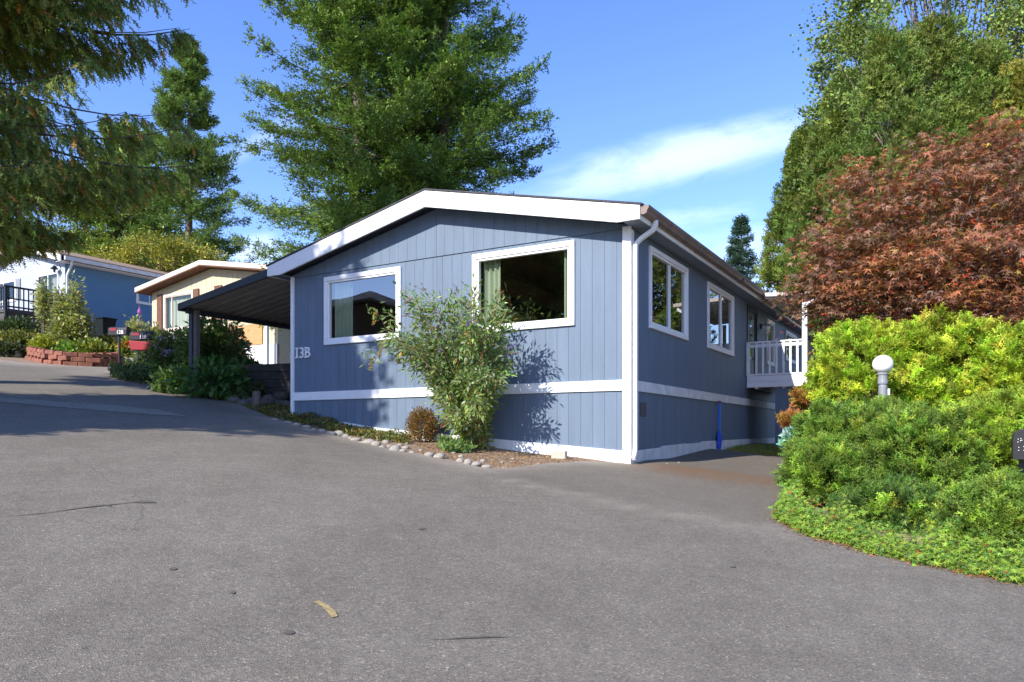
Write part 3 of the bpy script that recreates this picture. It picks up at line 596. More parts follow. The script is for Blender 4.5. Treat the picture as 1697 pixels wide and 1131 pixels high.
BC = (-8.385, 26.61); BH = empty('beige_house', (*BC, 0), HA, label='cream sided home with brown eaves and brown shutters behind the carport', cat='house')
BW = 7.3; bp_ = -BW / 2; bz = lambda x: 7.25 + .16 * (BW / 2 - abs(x - bp_))
bx = lambda px: facade_x(BC, px); bzz = lambda px, py: facade_z(BC, px, py)
BWIN = (bx(272), bx(321), bzz(296, 548), bzz(296, 486)); BWIN2 = (bx(371), bx(420), bzz(395, 530), bzz(395, 470))
m = MB(); boards(m, -BW, 0, 4.75, lambda x: bz(x), [hole(BWIN), hole(BWIN2)], IDF, sp=.3, gap=.02, brk=[bp_]); boards(m, -BW, 0, 4.75, lambda x: bz(x), [hole(BWIN), hole(BWIN2)], IDF, sp=30, gap=0, o0=-.1, o1=0, phase=-20, brk=[bp_])
m.build('front_wall', 'cream', BH)
MB().box(-BW, -.0, -.03, .0, 3.2, 4.748, lambda a, b, c: (a, b, c)).build('skirting', 'white', BH)
MB().box(-BW, -BW + .1, .1, 14, 3.2, 7.25).box(-.1, 0, .1, 14, 3.2, 7.25).box(-BW, 0, 14, 14.1, 3.2, 7.25).box(-BW + .1, -.1, 3, 3.1, 4.8, 7.3).build('side_wall', 'cream', BH)
window(BH, IDF, *BWIN, mullion=.28, curtains=[(.05, .9)], trim='cream_trim', glass='glass_far'); window(BH, IDF, *BWIN2, trim='cream_trim', curtains=[(.05, .95)], glass='glass_far')
for a, b in ((262, 270), (322, 331), (357, 369)): MB().box(bx(a), bx(b), .02, .06, bzz(296, 546), bzz(296, 484), IDF).build('shutter', 'brown', BH)
MB().box(bx(352), bx(436), .02, .05, bzz(400, 574), bzz(400, 540), IDF).build('board_panel', 'orange', BH, label='orange-brown lower board panel')
MB().box(bx(455) - .05, bx(455) + .06, .3, .4, 3.2, 7.2, IDF).build('porch_post', 'trim', BH)
m = MB(); ov = .5
m.slab(-BW - .4, bp_, -14.4, ov, bz(-BW - .4) + .02, bz(bp_) + .02, bz(-BW - .4) + .06, bz(bp_) + .06, IDF).slab(bp_, .35, -14.4, ov, bz(bp_) + .02, bz(.35) + .02, bz(bp_) + .06, bz(.35) + .06, IDF); m.build('eave_boards', 'brown', BH)
m = MB(); m.slab(-BW - .42, bp_, -14.4, ov, bz(-BW - .4) + .061, bz(bp_) + .061, bz(-BW - .4) + .24, bz(bp_) + .24, IDF).slab(bp_, .37, -14.4, ov, bz(bp_) + .061, bz(.35) + .061, bz(bp_) + .24, bz(.35) + .24, IDF); m.build('roof', 'cream_trim', BH, .01)

RC = h2w(-6, -21.6); RH = empty('brown_house', (-22.0, 7.4, 0), R(107.6), label='brown gabled home across the street seen only in the window glass', cat='house')
m = MB(); m.prism([(-4, 1.5), (4, 1.5), (4, 6.35), (0, 7.45), (-4, 6.35)], -10, 0); m.build('wall', 'brown_house', RH)
m = MB(); m.slab(-4.6, 0, -10.4, .6, 6.35, 7.6, 6.6, 7.85, IDF).slab(0, 4.6, -10.4, .6, 7.6, 6.35, 7.85, 6.6, IDF); m.build('roof', 'skirt_trim', RH)
MB().box(-2, 1, -.03, .02, 3.6, 5.2, IDF).build('window', 'glass', RH)

# ------------------------------------------------------------------ vegetation builders
def copy_tree(o, parent=None):
    c = o.copy(); COL.objects.link(c); c.parent = parent
    for ch in [x for x in bpy.data.objects if x.parent == o and x != c]: copy_tree(ch, c)
    return c
def ground_pt(x, y, dz=-.1): return (x, y, tz(x, y) + dz)
def conifer(name, x, y, H_, R_, base, label, cat, group=None, nb=150, seg=10, tw=9, sp=4, col=(.045, .085, .022), ssize=.34, prof=.62, trunk_r=.32, droop=.31, up=.32, tmp=T_FIR, hang=0., flag=None, bark='bark', side_bias=None, gap=0, lean=(0, 0), twl=1.0):
    root = empty(name, ground_pt(x, y), label=label, cat=cat, group=group)
    t = MB(); n = 14; pts = [(lean[0] * (i / n) ** 1.5 + .08 * math.sin(i * 1.3), lean[1] * (i / n) ** 1.5 + .08 * math.cos(i * 1.7), H_ * i / n) for i in range(n + 1)]
    t.tube(pts, [max(.02, trunk_r * (1 - .93 * i / n)) * (1.35 if i == 0 else 1) for i in range(n + 1)], 10)
    f = Fol(); nn = nb
    h = base + (H_ - base) * (np.sort(rng.random(nn)) ** 1.12) * .985
    nw = max(8, int((H_ - base) / .85)); qh = (h - base) / (H_ - base) * nw; h = base + (H_ - base) * np.clip((np.floor(qh) + .5 + (qh - np.floor(qh) - .5) * .45) / nw, 0, .985)
    rel = (h - base) / (H_ - base); az = rng.random(nn) * 2 * math.pi
    L = R_ * np.clip((1 - rel), .03, 1) ** prof * (.55 + .45 * np.clip(rel * (7 if hang else 3.2), 0, 1)) * rng.uniform(.68, 1.18, nn)
    if side_bias is not None: L *= 1 + side_bias[1] * np.maximum(0, np.cos(az - side_bias[0]))
    elev0 = up * (rel - .15) + rng.normal(0, .08, nn)
    tt = h / H_; bx_ = lean[0] * tt ** 1.5; by_ = lean[1] * tt ** 1.5
    out = np.c_[np.cos(az), np.sin(az), np.zeros(nn)]
    def path(s): # s (nn,k)
        zz = L[:, None] * (elev0[:, None] * s - droop * s ** 1.0 * (1 - .2 * s) + droop * .75 * s ** 2.6)
        return np.stack([bx_[:, None] + out[:, 0:1] * L[:, None] * s, by_[:, None] + out[:, 1:2] * L[:, None] * s, h[:, None] + zz], -1)
    S = np.linspace(0, 1, 7); bp3 = path(np.broadcast_to(S, (nn, 7)))
    for i in range(nn):
        if L[i] > .8: t.tube([tuple(q) for q in bp3[i]], [max(.006, (.011 if hang else .013) * L[i] ** .8 * (1 - .85 * s)) for s in S], 4)
    t.build('trunk', bark, root, smooth=True)
    k = seg; s = (np.arange(k) + .5)[None] / k * .88 + .12 + rng.uniform(-.05, .05, (nn, k)); s = np.clip(s, .08, 1)
    P = path(s); D = unit(path(np.clip(s + .02, 0, 1.02)) - P)
    side = np.cross(D, np.array([0, 0, 1.0])); side = unit(side)
    for sg in (-1, 0, 1):
        tl = L[:, None] * .34 * (1.12 - s) * rng.uniform(.6, 1.3, s.shape) * twl + .26
        if sg == 0: tl = tl * .6 + .1
        td = unit(D * (.75 if sg else 1) + side * sg * rng.uniform(.6, 1.1, s.shape)[..., None] + rng.normal(0, .22, P.shape) + np.array([0, 0, -.15 - hang]))
        for j in range(sp):
            q = (j + rng.random(s.shape)) / sp
            PP = P + td * (tl * q)[..., None] + np.array([0, 0, -1.0]) * (hang * q * tl * .6)[..., None]
            dd = td * .8 + rng.normal(0, .38 if hang else .55, P.shape) * (1 if hang else np.array([1, 1, .55])) + (0 if hang else np.array([0, 0, .12])) + np.array([0, 0, -hang * 1.2]); nrm = np.array([0, 0, 1.0]) + rng.normal(0, .55 if hang else .42, P.shape)
            if not hang: PP = PP + rng.normal(0, .05, PP.shape) * np.array([1, 1, 1.6]) * ssize / .16
            keep = rng.random(s.shape) > gap
            c = np.broadcast_to(np.array(col), P.shape).copy()
            if flag is not None:
                fm = rng.random(s.shape) < flag[0]; c[fm] = flag[1]
            c = c * (1 + .35 * q[..., None] * np.array([1, 1, .5]))
            f.add(PP[keep], dd[keep], nrm[keep], rng.uniform(.7, 1.25, keep.sum()) * ssize, tmp, c[keep])
    f.build('crown', 'leaf_tree', root)
    return root
def mound(f, c, r, n, size, tmp, col, up=.35, shell=(.72, 1.03), flat=0, zmin=-.2, lumps=26, lump=.16, per=1, spread=.1, hi=None, nrmz=.5, sun_sides=None):
    """sprays over a lumpy ellipsoid; c centre, r radii"""
    c = np.array(c); r = np.array(r); ld = rdir(lumps); lr = rng.uniform(-1, 1, lumps)
    d = rdir(int(n * 1.5)); d = d[d[:, 2] > zmin][:n]
    dots = d @ ld.T; wgt = np.exp((dots - 1) * 26); bumpv = (wgt * lr).sum(1) / (wgt.sum(1) + .15)
    rad = rng.uniform(*shell, len(d)) * (1 + lump * bumpv)
    for j in range(per):
        P = c + d * r * rad[:, None] + rng.normal(0, spread, d.shape)
        D = d / r; D = unit(D) + np.array([0, 0, up]) + rng.normal(0, .35, d.shape)
        nr = rdir(len(d)) * .6 + np.array([0, 0, nrmz]) + d * .3
        cc = np.broadcast_to(np.array(col), d.shape).copy()
        if hi is not None: m_ = rng.random(len(d)) < hi[0]; cc[m_] = hi[1]
        f.add(P, D, nr, size * rng.uniform(.65, 1.3, len(d)), tmp, cc)
def plumes(f, c, r, n, size, tmp, col, hi=None, per=44, plen=.30, wid=.075, up=.45, zmin=-.7, lumps=12, lump=.22, shell=(.62, 1.0)):
    c = np.array(c); r = np.array(r); ld = rdir(lumps); lr = rng.uniform(-1, 1, lumps); K = n // per
    d = rdir(K * 4); d = d[d[:, 2] > zmin][:K]; K = len(d)
    w_ = np.exp((d @ ld.T - 1) * 12); b = (w_ * lr).sum(1) / (w_.sum(1) + .1); rad = rng.uniform(*shell, K) ** .6 * (1 + lump * b)
    base = c + d * r * rad[:, None]; ax = unit(unit(d / r) * .8 + np.array([0, 0, up]) + rng.normal(0, .42, d.shape)); L_ = plen * rng.uniform(.55, 1.3, K)
    base = base - ax * (L_ * .8)[:, None]
    tint = np.exp(rng.normal(0, .24, (K, 1))) * (1 + rng.normal(0, .05, (K, 3))); cc = np.broadcast_to(np.array(col), d.shape) * tint
    if hi is not None: m_ = rng.random(K) < hi[0]; cc = cc.copy(); cc[m_] = hi[1] * tint[m_]
    q = rng.random((K, per)) ** .75; pd = unit(rng.normal(size=(K, per, 3))); pd = unit(pd - (pd * ax[:, None]).sum(-1, keepdims=True) * ax[:, None])
    P = base[:, None] + ax[:, None] * (q * L_[:, None])[..., None] + pd * (wid * (1.05 - q) * rng.random((K, per)))[..., None]
    D = ax[:, None] * .75 + pd * .75 + rng.normal(0, .15, P.shape); nr = np.cross(D, pd) + rng.normal(0, .5, P.shape)
    cf = np.repeat(cc[:, None], per, 1) * (.85 + .35 * q[..., None])
    f.add(P.reshape(-1, 3), D.reshape(-1, 3), nr.reshape(-1, 3), size * rng.uniform(.6, 1.25, K * per), tmp, cf.reshape(-1, 3), var=.14)
def shrub(name, x, y, parts, label, cat, group=None, stems=8, mt='leaf', stem_m='bark', h=.6, sr=.012, spread=.5):
    root = empty(name, ground_pt(x, y, -.03), label=label, cat=cat, group=group)
    s = MB()
    for i in range(stems):
        a = random.random() * 6.28; q = random.uniform(.2, 1) * spread
        s.tube([(0.05 * math.cos(a), .05 * math.sin(a), -.05), (.4 * q * math.cos(a), .4 * q * math.sin(a), h * .5), (q * math.cos(a), q * math.sin(a), h * random.uniform(.8, 1.1))], [sr, sr * .7, sr * .3], 5)
    s.build('stem', stem_m, root)
    f = Fol()
    for p in parts: (plumes if 'plen' in p else mound)(f, **p)
    f.build('foliage', mt, root)
    return root
def broadleaf(name, x, y, cz_, rad, n, size, tmp, col, label, cat, trunk_h, tr=.15, cl=40, clr=.55, group=None, mt='leaf_tree', bark='bark', hi=None, flatn=.2, up=0., zshell=.55, sub=3):
    root = empty(name, ground_pt(x, y), label=label, cat=cat, group=group); z0 = tz(x, y) - .1
    c = np.array([0, 0, cz_ - z0]); r = np.array(rad); t = MB()
    t.tube([(0, 0, 0), (.05, .03, trunk_h * .5), (0, .06, trunk_h)], [tr * 1.2, tr, tr * .8], 8)
    d = rdir(cl); rr = rng.uniform(zshell, 1.0, cl) ** .7; cen = c + d * r * rr[:, None]
    for q in cen:
        mid = (np.array([0, 0, trunk_h]) + q) / 2 + rng.normal(0, .12, 3) * r; mid[2] -= .05 * r[2]
        t.tube([(0, .05, trunk_h * .95), tuple(mid), tuple(q)], [tr * .35, tr * .15, .008], 5)
    t.build('trunk', bark, root, smooth=True)
    f = Fol(); per = n // cl
    for q in cen:
        cr = clr * rng.uniform(.65, 1.3); e = rng.normal(0, .5, (per, 3)) * np.array([cr, cr, cr * .62]); P = q + e
        D = unit(e * .6 + (q - c) * .15) + rng.normal(0, .6, e.shape) + np.array([0, 0, up]); nr = rng.normal(0, .5, e.shape) + np.array([0, 0, flatn * 3])
        cc = np.broadcast_to(np.array(col) * rng.uniform(.75, 1.3), e.shape).copy()
        if hi is not None: m_ = rng.random(per) < hi[0] * rng.uniform(0, 2); cc[m_] = hi[1]
        f.add(P, D, nr, size * rng.uniform(.6, 1.25, per), tmp, cc)
    f.build('crown', mt, root)
    return root

# ------------------------------------------------------------------ trees
def wx(px, Y): return (px - CX) / F_PX * Y
FG = 'tall dark firs standing behind the blue house'
conifer('fir_tree', wx(592, 29), 29, 27, 6.0, 2.5, 'tall fir directly above the left roof slope, leftmost of the big group', 'tree', FG, nb=270, seg=14, sp=14, prof=.98, col=(.140, .212, .048), ssize=.165)
conifer('fir_tree', wx(655, 32), 32, 30, 5.6, 3.0, 'tall fir with bare grey trunk showing in the middle of the big group', 'tree', FG, nb=250, seg=14, sp=13, prof=.8, col=(.122, .192, .050), ssize=.17, gap=.08)
conifer('fir_tree', wx(735, 30), 30, 28.5, 5.7, 2.5, 'tall fir with long branches reaching right above the roof peak', 'tree', FG, nb=270, seg=14, sp=14, prof=1.0, col=(.124, .200, .048), ssize=.165)
conifer('fir_tree', wx(312, 45), 45, 19.5, 4.4, 1.5, 'slimmer fir standing alone against the sky behind the beige house', 'tree', nb=210, seg=10, sp=10, prof=.70, col=(.135, .205, .06), ssize=.23)
bf = conifer('fir_tree', wx(205, 50), 50, 15.5, 5.5, 1, 'fir behind the roof of the pale house, half hidden by drooping cedar', 'tree', nb=190, seg=9, sp=5, prof=.5, col=(.17, .23, .06), ssize=.40)
conifer('small_spruce', wx(1229, 62), 62, 15.9, 5.0, 2, 'small distant bluish conifer poking above the far roofline', 'tree', nb=150, seg=8, sp=4, prof=1.05, col=(.06, .11, .08), ssize=.30, droop=.12, gap=.05)
CEDAR = (-11.9, 15.6)
conifer('cedar_tree', *CEDAR, 19, 4.0, 3.6, 'drooping cedar with orange flecked sprays hanging in from the left edge', 'tree', nb=300, seg=16, sp=10, prof=.22, col=(.165, .210, .046), ssize=.19, droop=.30, up=.25, tmp=T_CEDAR, hang=.62, flag=(.055, (.48, .21, .05)), gap=.03, side_bias=(R(-5), .12), trunk_r=.38, twl=.60)
conifer('fir_tree', -14.3, 4.6, 15, 3.3, 4.6, 'fir across the road whose shade falls on the left of the facade', 'tree', nb=240, seg=9, sp=4, prof=.42, ssize=.46, gap=.0)
src = bf
for i, (x, y, s, lb) in enumerate(((-33, -8, 1.1, 'rearmost roadside'), (-30, -17, 1.0, 'second roadside'), (-22, -22, 1.15, 'third roadside'), (-36, -24, 1.0, 'fourth roadside'), (-37, 16, .75, 'fifth roadside'))):
    c = copy_tree(src); c.location = ground_pt(x, y); c.scale = (s, s, s); c['label'] = lb + ' fir behind the camera, mirrored in the front windows'; c['group'] = 'firs behind the camera'
broadleaf('yellow_tree', wx(268, 40), 40, EYE + (HY - 432) / F_PX * 40, (3.6, 2, 1.1), 9000, .17, T_LEAF, (.27, .26, .035), 'yellowing leafy tree between the two neighbouring roofs', 'tree', 4.5, cl=36, clr=.7)
broadleaf('broadleaf_tree', wx(110, 52), 52, EYE + (HY - 370) / F_PX * 52, (7, 3, 4), 14000, .26, T_LEAF, (.13, .17, .04), 'bright green broadleaf tree filling the gap behind the pale house', 'tree', 7, cl=60, clr=1.1)
broadleaf('broadleaf_tree', wx(-30, 46), 46, EYE + (HY - 440) / F_PX * 46, (4, 3, 3), 9000, .26, T_LEAF, (.09, .13, .04), 'darker broadleaf tree at the left edge behind the pale house', 'tree', 5, cl=50, clr=1.0)
broadleaf('broadleaf_tree', wx(1385, 36), 36, 3.6, (4.5, 2.5, 2.6), 9000, .2, T_LEAF, (.05, .09, .03), 'low leafy tree behind the far end of the blue house', 'tree', 1.6, cl=50, clr=.8)
# right: tall arborvitae columns
def column(px, Y, top, rad, label, bot=1.0, col=(.135, .20, .036)):
    x = wx(px, Y); z0 = tz(x, Y); ht = EYE + (HY - top) / F_PX * Y - z0
    root = empty('arborvitae', ground_pt(x, Y), label=label, cat='tree', group='tall clipped-looking evergreens behind the red maple')
    t = MB().tube([(0, 0, 0), (0, 0, ht * .5), (0, 0, ht * .96)], [.16, .1, .02], 8); f = Fol()
    nl = int(260 * (Y / 17) ** 1.2); h = rng.random(nl) ** .9 * ht * .97; az = rng.random(nl) * 6.283; rl_ = rad * np.clip(1 - (h / ht) ** 2.3, .04, 1) * (.72 + .28 * np.clip(h / ht * 4, 0, 1)) * rng.uniform(.5, 1.12, nl)
    for i in range(nl):
        c0 = np.array([rl_[i] * math.cos(az[i]), rl_[i] * math.sin(az[i]), h[i]]); L_ = rng.uniform(.35, .95)
        if i % 3 == 0: t.tube([(0, 0, max(.1, h[i] - .6)), tuple(c0 * .95)], [.03, .01], 4)
        n = 105; q = rng.random(n); wd = (.27 * (1 - q) ** .6 + .03) * (Y / 17) ** .7; a = rng.random(n) * 6.283
        P = c0 + np.c_[wd * np.cos(a), wd * np.sin(a), (q - .35) * L_] + out_(c0) * (.22 * q)[:, None]
        D = np.c_[np.cos(a) * .8, np.sin(a) * .8, np.ones(n) * .55] + rng.normal(0, .4, (n, 3))
        f.add(P, D, rdir(n) + np.c_[np.cos(a), np.sin(a), np.zeros(n)], rng.uniform(.08, .16, n) * Y / 17, T_ARB, np.array(col) * rng.uniform(.7, 1.3) * np.array([rng.uniform(.85, 1.25), 1, 1]), width=1.1)
    t.build('trunk', 'bark', root); f.build('crown', 'leaf_tree', root); return root
def out_(c): v = np.array([c[0], c[1], 0]); return v / (np.linalg.norm(v) + 1e-6)
column(1343, 31, 210, 2.0, 'leftmost tall evergreen column, lowest of the row')
column(1404, 27.5, 115, 2.1, 'second tall evergreen column from the left')
column(1475, 17, 42, 1.45, 'third tall evergreen column, tapering under the birch leaves')
column(1555, 17.3, 28, 1.5, 'tallest evergreen column in the middle of the row')
column(1630, 17, 55, 1.35, 'evergreen column right of the tallest one')
column(1700, 16.4, 105, 1.3, 'yellowish evergreen column at the right edge of the photo', col=(.23, .25, .04))
broadleaf('birch_tree', wx(1560, 21), 21, 13.3, (3.1, 2.6, 3.4), 38000, .09, T_ROUND, (.18, .245, .055), 'airy small-leaved tree rising behind the evergreen columns', 'tree', 7, cl=150, clr=.60, zshell=.6)
broadleaf('birch_tree', wx(1400, 30), 30, 12.2, (1.6, 1.6, 5.6), 14000, .14, T_ROUND, (.13, .19, .06), 'thin leafy tree fringing the left side of the evergreen columns', 'tree', 4, cl=110, clr=.5, zshell=.8)
# red maple
def maple():
    Y = 13.2; x = wx(1590, Y); root = empty('red_maple', ground_pt(x, Y), label='spreading Japanese maple with coppery red leaves above the hedge', cat='tree'); z0 = tz(x, Y) - .1
    t = MB(); f = Fol(); t.tube([(0, 0, 0), (.06, .05, .8), (0, 0, 1.5)], [.14, .12, .1], 8)
    lobes = [(1356, 470, 12.7, 32, 30), (1560, 370, 12.7, 190, 110), (1690, 300, 13.2, 150, 100), (1420, 395, 12.8, 95, 60), (1388, 472, 12.6, 52, 46), (1480, 480, 12.2, 150, 90), (1640, 470, 12.0, 160, 100), (1740, 430, 12.5, 150, 140), (1600, 560, 12.2, 150, 60), (1475, 555, 12.6, 95, 45), (1650, 225, 13.6, 40, 50), (1545, 262, 13.3, 45, 35), (1430, 290, 13.4, 30, 30)]
    for px, py, d_, rx, rz_ in lobes:
        c = at(px, py, d_); c = np.array(c) - np.array([x, Y, z0]); rx = rx / F_PX * d_; rz_ = rz_ / F_PX * d_
        ncl = int(14 * rx * rz_ * 2.2) + 5
        for i in range(ncl):
            dd = rdir(1)[0]; q = c + dd * np.array([rx, min(rx, 1.3), rz_]) * rng.uniform(.45, 1.0)
            if i % 2 == 0: t.tube([(0, 0, 1.4), tuple((c + np.array([0, 0, 1.4])) / 2 + rng.normal(0, .15, 3)), tuple(q)], [.035, .02, .006], 4)
            n = 80; e = rng.normal(0, 1, (n, 3)) * np.array([.29, .29, .065]); e[:, 2] -= (e[:, 0] ** 2 + e[:, 1] ** 2) * .5
            base = np.array([(.27, .115, .062), (.23, .125, .080), (.31, .125, .055), (.18, .10, .064)][rng.integers(4)]) * rng.uniform(.8, 1.35)
            cc = np.broadcast_to(base, e.shape).copy(); cc[rng.random(n) < .05] = (.34, .06, .02); cc[rng.random(n) < .05] = (.26, .17, .03)
            D = np.c_[e[:, :2] * 2.0, -.35 * np.ones(n)] + rng.normal(0, .35, e.shape); nr = np.array([0, 0, 1.0]) + rng.normal(0, .35, e.shape)
            f.add(q + e, D, nr, rng.uniform(.065, .13, n), T_STAR, cc, var=.24)
    t.build('trunk', 'bark', root); f.build('crown', 'leaf_red', root)
maple()
# ------------------------------------------------------------------ hedge bank on the right
def bank(name, px, py, Y, rx, ry, rz, n, size, tmp, col, label, hi, cat='shrub', group=None, up=.5, lumps=40, lump=.14, zbase=None):
    c = at(px, py, Y); x, y = c.x, c.y; z0 = tz(x, y) - .03
    return shrub(name, x, y, [dict(c=(0, 0, c.z - z0), r=(rx, ry, rz), n=n, size=size, tmp=tmp, col=col, hi=hi, plen=size * (2.7 if rx > .5 else 1.6), wid=size * .55, zmin=-.8)], label, cat, group, stems=14, h=max(.3, c.z - z0), spread=rx * .8, sr=.02)
GC, GH = (.265, .365, .026), (.3, np.array((.43, .49, .045))); JC, JH = (.125, .205, .030), (.25, np.array((.24, .34, .04)))
GG = 'golden evergreens in the hedge bank'; JG = 'green junipers spilling down the hedge bank'
bank('golden_evergreen', 1455, 640, 11.2, .95, .8, .98, 26000, .095, T_ARB, GC, 'golden green evergreen mound left of the round lamp', GH, group=GG)
bank('golden_evergreen', 1590, 645, 10.8, 1.05, .8, 1.08, 28000, .095, T_ARB, GC, 'golden green evergreen mound right of the round lamp', GH, group=GG)
bank('golden_evergreen', 1715, 655, 10.0, .95, .8, 1.0, 24000, .095, T_ARB, GC, 'golden green evergreen mound at the right edge above the mailbox', GH, group=GG)
bank('juniper', 1420, 770, 9.4, .95, .75, .82, 28500, .10, T_JUN, JC, 'green juniper spreading below the round lamp', JH, group=JG)
bank('juniper', 1560, 790, 8.6, .98, .75, .84, 30000, .10, T_JUN, JC, 'green juniper in the middle of the bank', JH, group=JG)
bank('juniper', 1680, 740, 8.4, .8, .7, .66, 21000, .10, T_JUN, (.21, .30, .028), 'lighter juniper behind the black mailbox', JH, group=JG)
bank('juniper', 1372, 795, 8.9, .46, .5, .55, 13500, .10, T_JUN, JC, 'small juniper mound at the driveway corner', JH, group=JG)
bank('juniper', 1480, 860, 7.9, .62, .45, .40, 13500, .10, T_JUN, (.08, .15, .028), 'dark low juniper just above the ivy', JH, group=JG)
bank('juniper', 1668, 880, 6.9, .62, .5, .48, 18000, .10, T_JUN, JC, 'juniper nearest the camera at the lower right edge', JH, group=JG)
bank('dwarf_conifer', 1352, 662, 12.4, .42, .35, .20, 3500, .1, T_ARB, (.30, .23, .03), 'rusty yellow dwarf conifer beside the porch base, upper tuft', (.3, np.array((.36, .15, .04))))
bank('dwarf_conifer', 1318, 697, 12.2, .24, .25, .11, 2200, .09, T_ARB, (.30, .17, .04), 'small orange tinged dwarf conifer beside the blue green plant', (.3, np.array((.36, .12, .04))))
bank('blue_green_shrub', 1311, 735, 11.7, .16, .16, .24, 1300, .09, T_LEAF, (.16, .30, .24), 'blue green leafy plant at the foot of the porch base', (.2, np.array((.3, .42, .36))))
# ivy and edging at the foot of the bank
ed = [gp(*p) for p in ((1325, 800), (1322, 832), (1292, 862), (1340, 888), (1450, 918), (1600, 952), (1697, 966), (1800, 1000))]
f = Fol(); nI = 21000
sidx = rng.integers(0, len(ed) - 1, nI); tq = rng.random(nI); E = np.array(ed); A = E[sidx] + (E[sidx + 1] - E[sidx]) * tq[:, None]
inw = np.array([.45, .75]); dist = np.abs(rng.normal(0, .20, nI)) - .05 + .05 * np.sin(A[:, 0] * 9) + .04 * np.sin(A[:, 0] * 23 + 1); XYv = A + inw * dist[:, None] + rng.normal(0, .04, (nI, 2))
Z = terr(XYv[:, 0], XYv[:, 1]) + rng.uniform(.01, .10, nI) + np.clip(dist, 0, 1) * .62 * rng.random(nI)
cc = np.where(rng.random((nI, 1)) < .72, np.array([[.24, .36, .045]]), np.array([[.10, .20, .04]])); cc[rng.random(nI) < .03] = (.40, .11, .04)
f.add(np.c_[XYv, Z], np.c_[rng.normal(0, 1, (nI, 2)), rng.normal(-.2, .3, nI)], np.c_[rng.normal(0, .4, (nI, 2)) + (-.3, -.5), np.ones(nI)], rng.uniform(.025, .054, nI), T_STAR, cc)
tag(f.build('ivy', 'leaf'), 'pale green ivy creeping along the asphalt edge below the junipers', 'ground cover', kind='stuff')
f = Fol(); nD = 2600; sidx = rng.integers(0, len(ed) - 1, nD); A = E[sidx] + (E[sidx + 1] - E[sidx]) * rng.random((nD, 1)); XYv = A - inw * rng.normal(.02, .09, (nD, 1)) + rng.normal(0, .05, (nD, 2))
f.add(np.c_[XYv, terr(XYv[:, 0], XYv[:, 1]) + .02], np.c_[rng.normal(0, 1, (nD, 2)), rng.normal(0, .15, nD)], np.array([0, 0, 1.0]) + rng.normal(0, .3, (nD, 3)), rng.uniform(.015, .04, nD), T_LEAF, (.34, .16, .08))
tag(f.build('fallen_leaves', 'leaf'), 'dry brown leaf litter along the asphalt edge by the ivy', 'leaf litter', kind='stuff')
# ------------------------------------------------------------------ butterfly bush
bxy = gp(788, 744); bz0 = tz(*bxy)
BB = empty('butterfly_bush', (*bxy, bz0 - .03), label='tall arching butterfly bush with narrow leaves in front of the windows', cat='shrub')
s = MB(); f = Fol(); fl = Fol(); D0 = bxy[1]
def bb_target():
    while True:
        px, py = rng.uniform(615, 868), rng.uniform(470, 700)
        lo = np.interp(py, [470, 520, 560, 610, 660, 700], [665, 640, 630, 675, 715, 735]); hi_ = np.interp(py, [470, 500, 540, 600, 660, 700], [800, 845, 858, 848, 832, 822])
        if lo < px < hi_: return px, py
tips = []
for i in range(100):
    px, py = bb_target(); dy = rng.uniform(-.85, .42) if px < 770 else rng.uniform(-1.35, .05); p = at(px, py, D0 + dy); t_ = np.array([p.x - bxy[0], p.y - bxy[1], p.z - bz0])
    if t_[2] < .8 and i % 3: t_[2] += .5
    b0 = np.array([rng.normal(0, .07), rng.normal(0, .06), 0]); mid = b0 * .5 + t_ * .5; mid[2] += .22 * np.linalg.norm(t_[:2]) + .1; mid[:2] *= .72
    pts = []
    for u in np.linspace(0, 1, 9): pts.append((1 - u) ** 2 * b0 + 2 * u * (1 - u) * mid + u * u * t_)
    s.tube([tuple(q) for q in pts], list(np.linspace(.017, .004, 9)), 5); tips.append(pts[-1])
    pa = np.array(pts); n = 150; u = rng.random(n) ** .62 * 8; ii = np.minimum(u.astype(int), 7); fr = (u - ii)[:, None]; P = pa[ii] * (1 - fr) + pa[ii + 1] * fr; dr = unit(pa[ii + 1] - pa[ii])
    sdv = rdir(n); P = P + sdv * rng.uniform(0, .17, n)[:, None]; P[:, 2] = np.maximum(P[:, 2], .02)
    Dv = dr * .6 + sdv * .8 + np.array([0, 0, -.35]); low = np.clip(1 - P[:, 2] / 1.1, 0, 1)[:, None]
    col = (1 - low) * np.array([[.155, .235, .066]]) + low * np.array([[.26, .31, .07]]); col = np.where(rng.random((n, 1)) < .07, np.array([[.30, .19, .05]]), col); col = np.where(rng.random((n, 1)) < .15, np.array([[.30, .36, .22]]), col)
    f.add(P, Dv, rdir(n) * .7 + np.array([0, 0, .6]), rng.uniform(.065, .13, n), T_LONG, col, width=1.3)
for i in range(26):     # short leafy side shoots low down
    a = rng.random() * 6.28; r_ = rng.uniform(.08, .24); h_ = rng.uniform(.25, 1.0); q = np.array([r_ * math.cos(a), r_ * math.sin(a), h_]); s.tube([(q[0] * .2, q[1] * .2, 0), tuple(q * .6), tuple(q)], [.01, .007, .003], 4)
    n = 55; P = q * rng.uniform(.35, 1.05, (n, 1)) + rng.normal(0, .06, (n, 3)); P[:, 2] = np.maximum(P[:, 2], .02); f.add(P, rdir(n) + np.array([0, 0, -.2]), rdir(n) + np.array([0, 0, .5]), rng.uniform(.05, .11, n), T_LONG, (.18, .22, .055))
for i in range(30):     # spent flower spikes
    q = tips[i]; d_ = unit(np.array([q[0] * .6 + rng.normal(0, .2), q[1] * .3, -.15 + rng.normal(0, .4)])); n = 50; t_ = rng.random(n)
    colr = (.22, .10, .055) if i % 5 else (.26, .14, .36)
    fl.add(q + d_ * (t_ * .19)[:, None] + rng.normal(0, .012, (n, 3)) * (1.1 - t_)[:, None] * 1.5, rdir(n), rdir(n), .022, T_LEAF, colr)
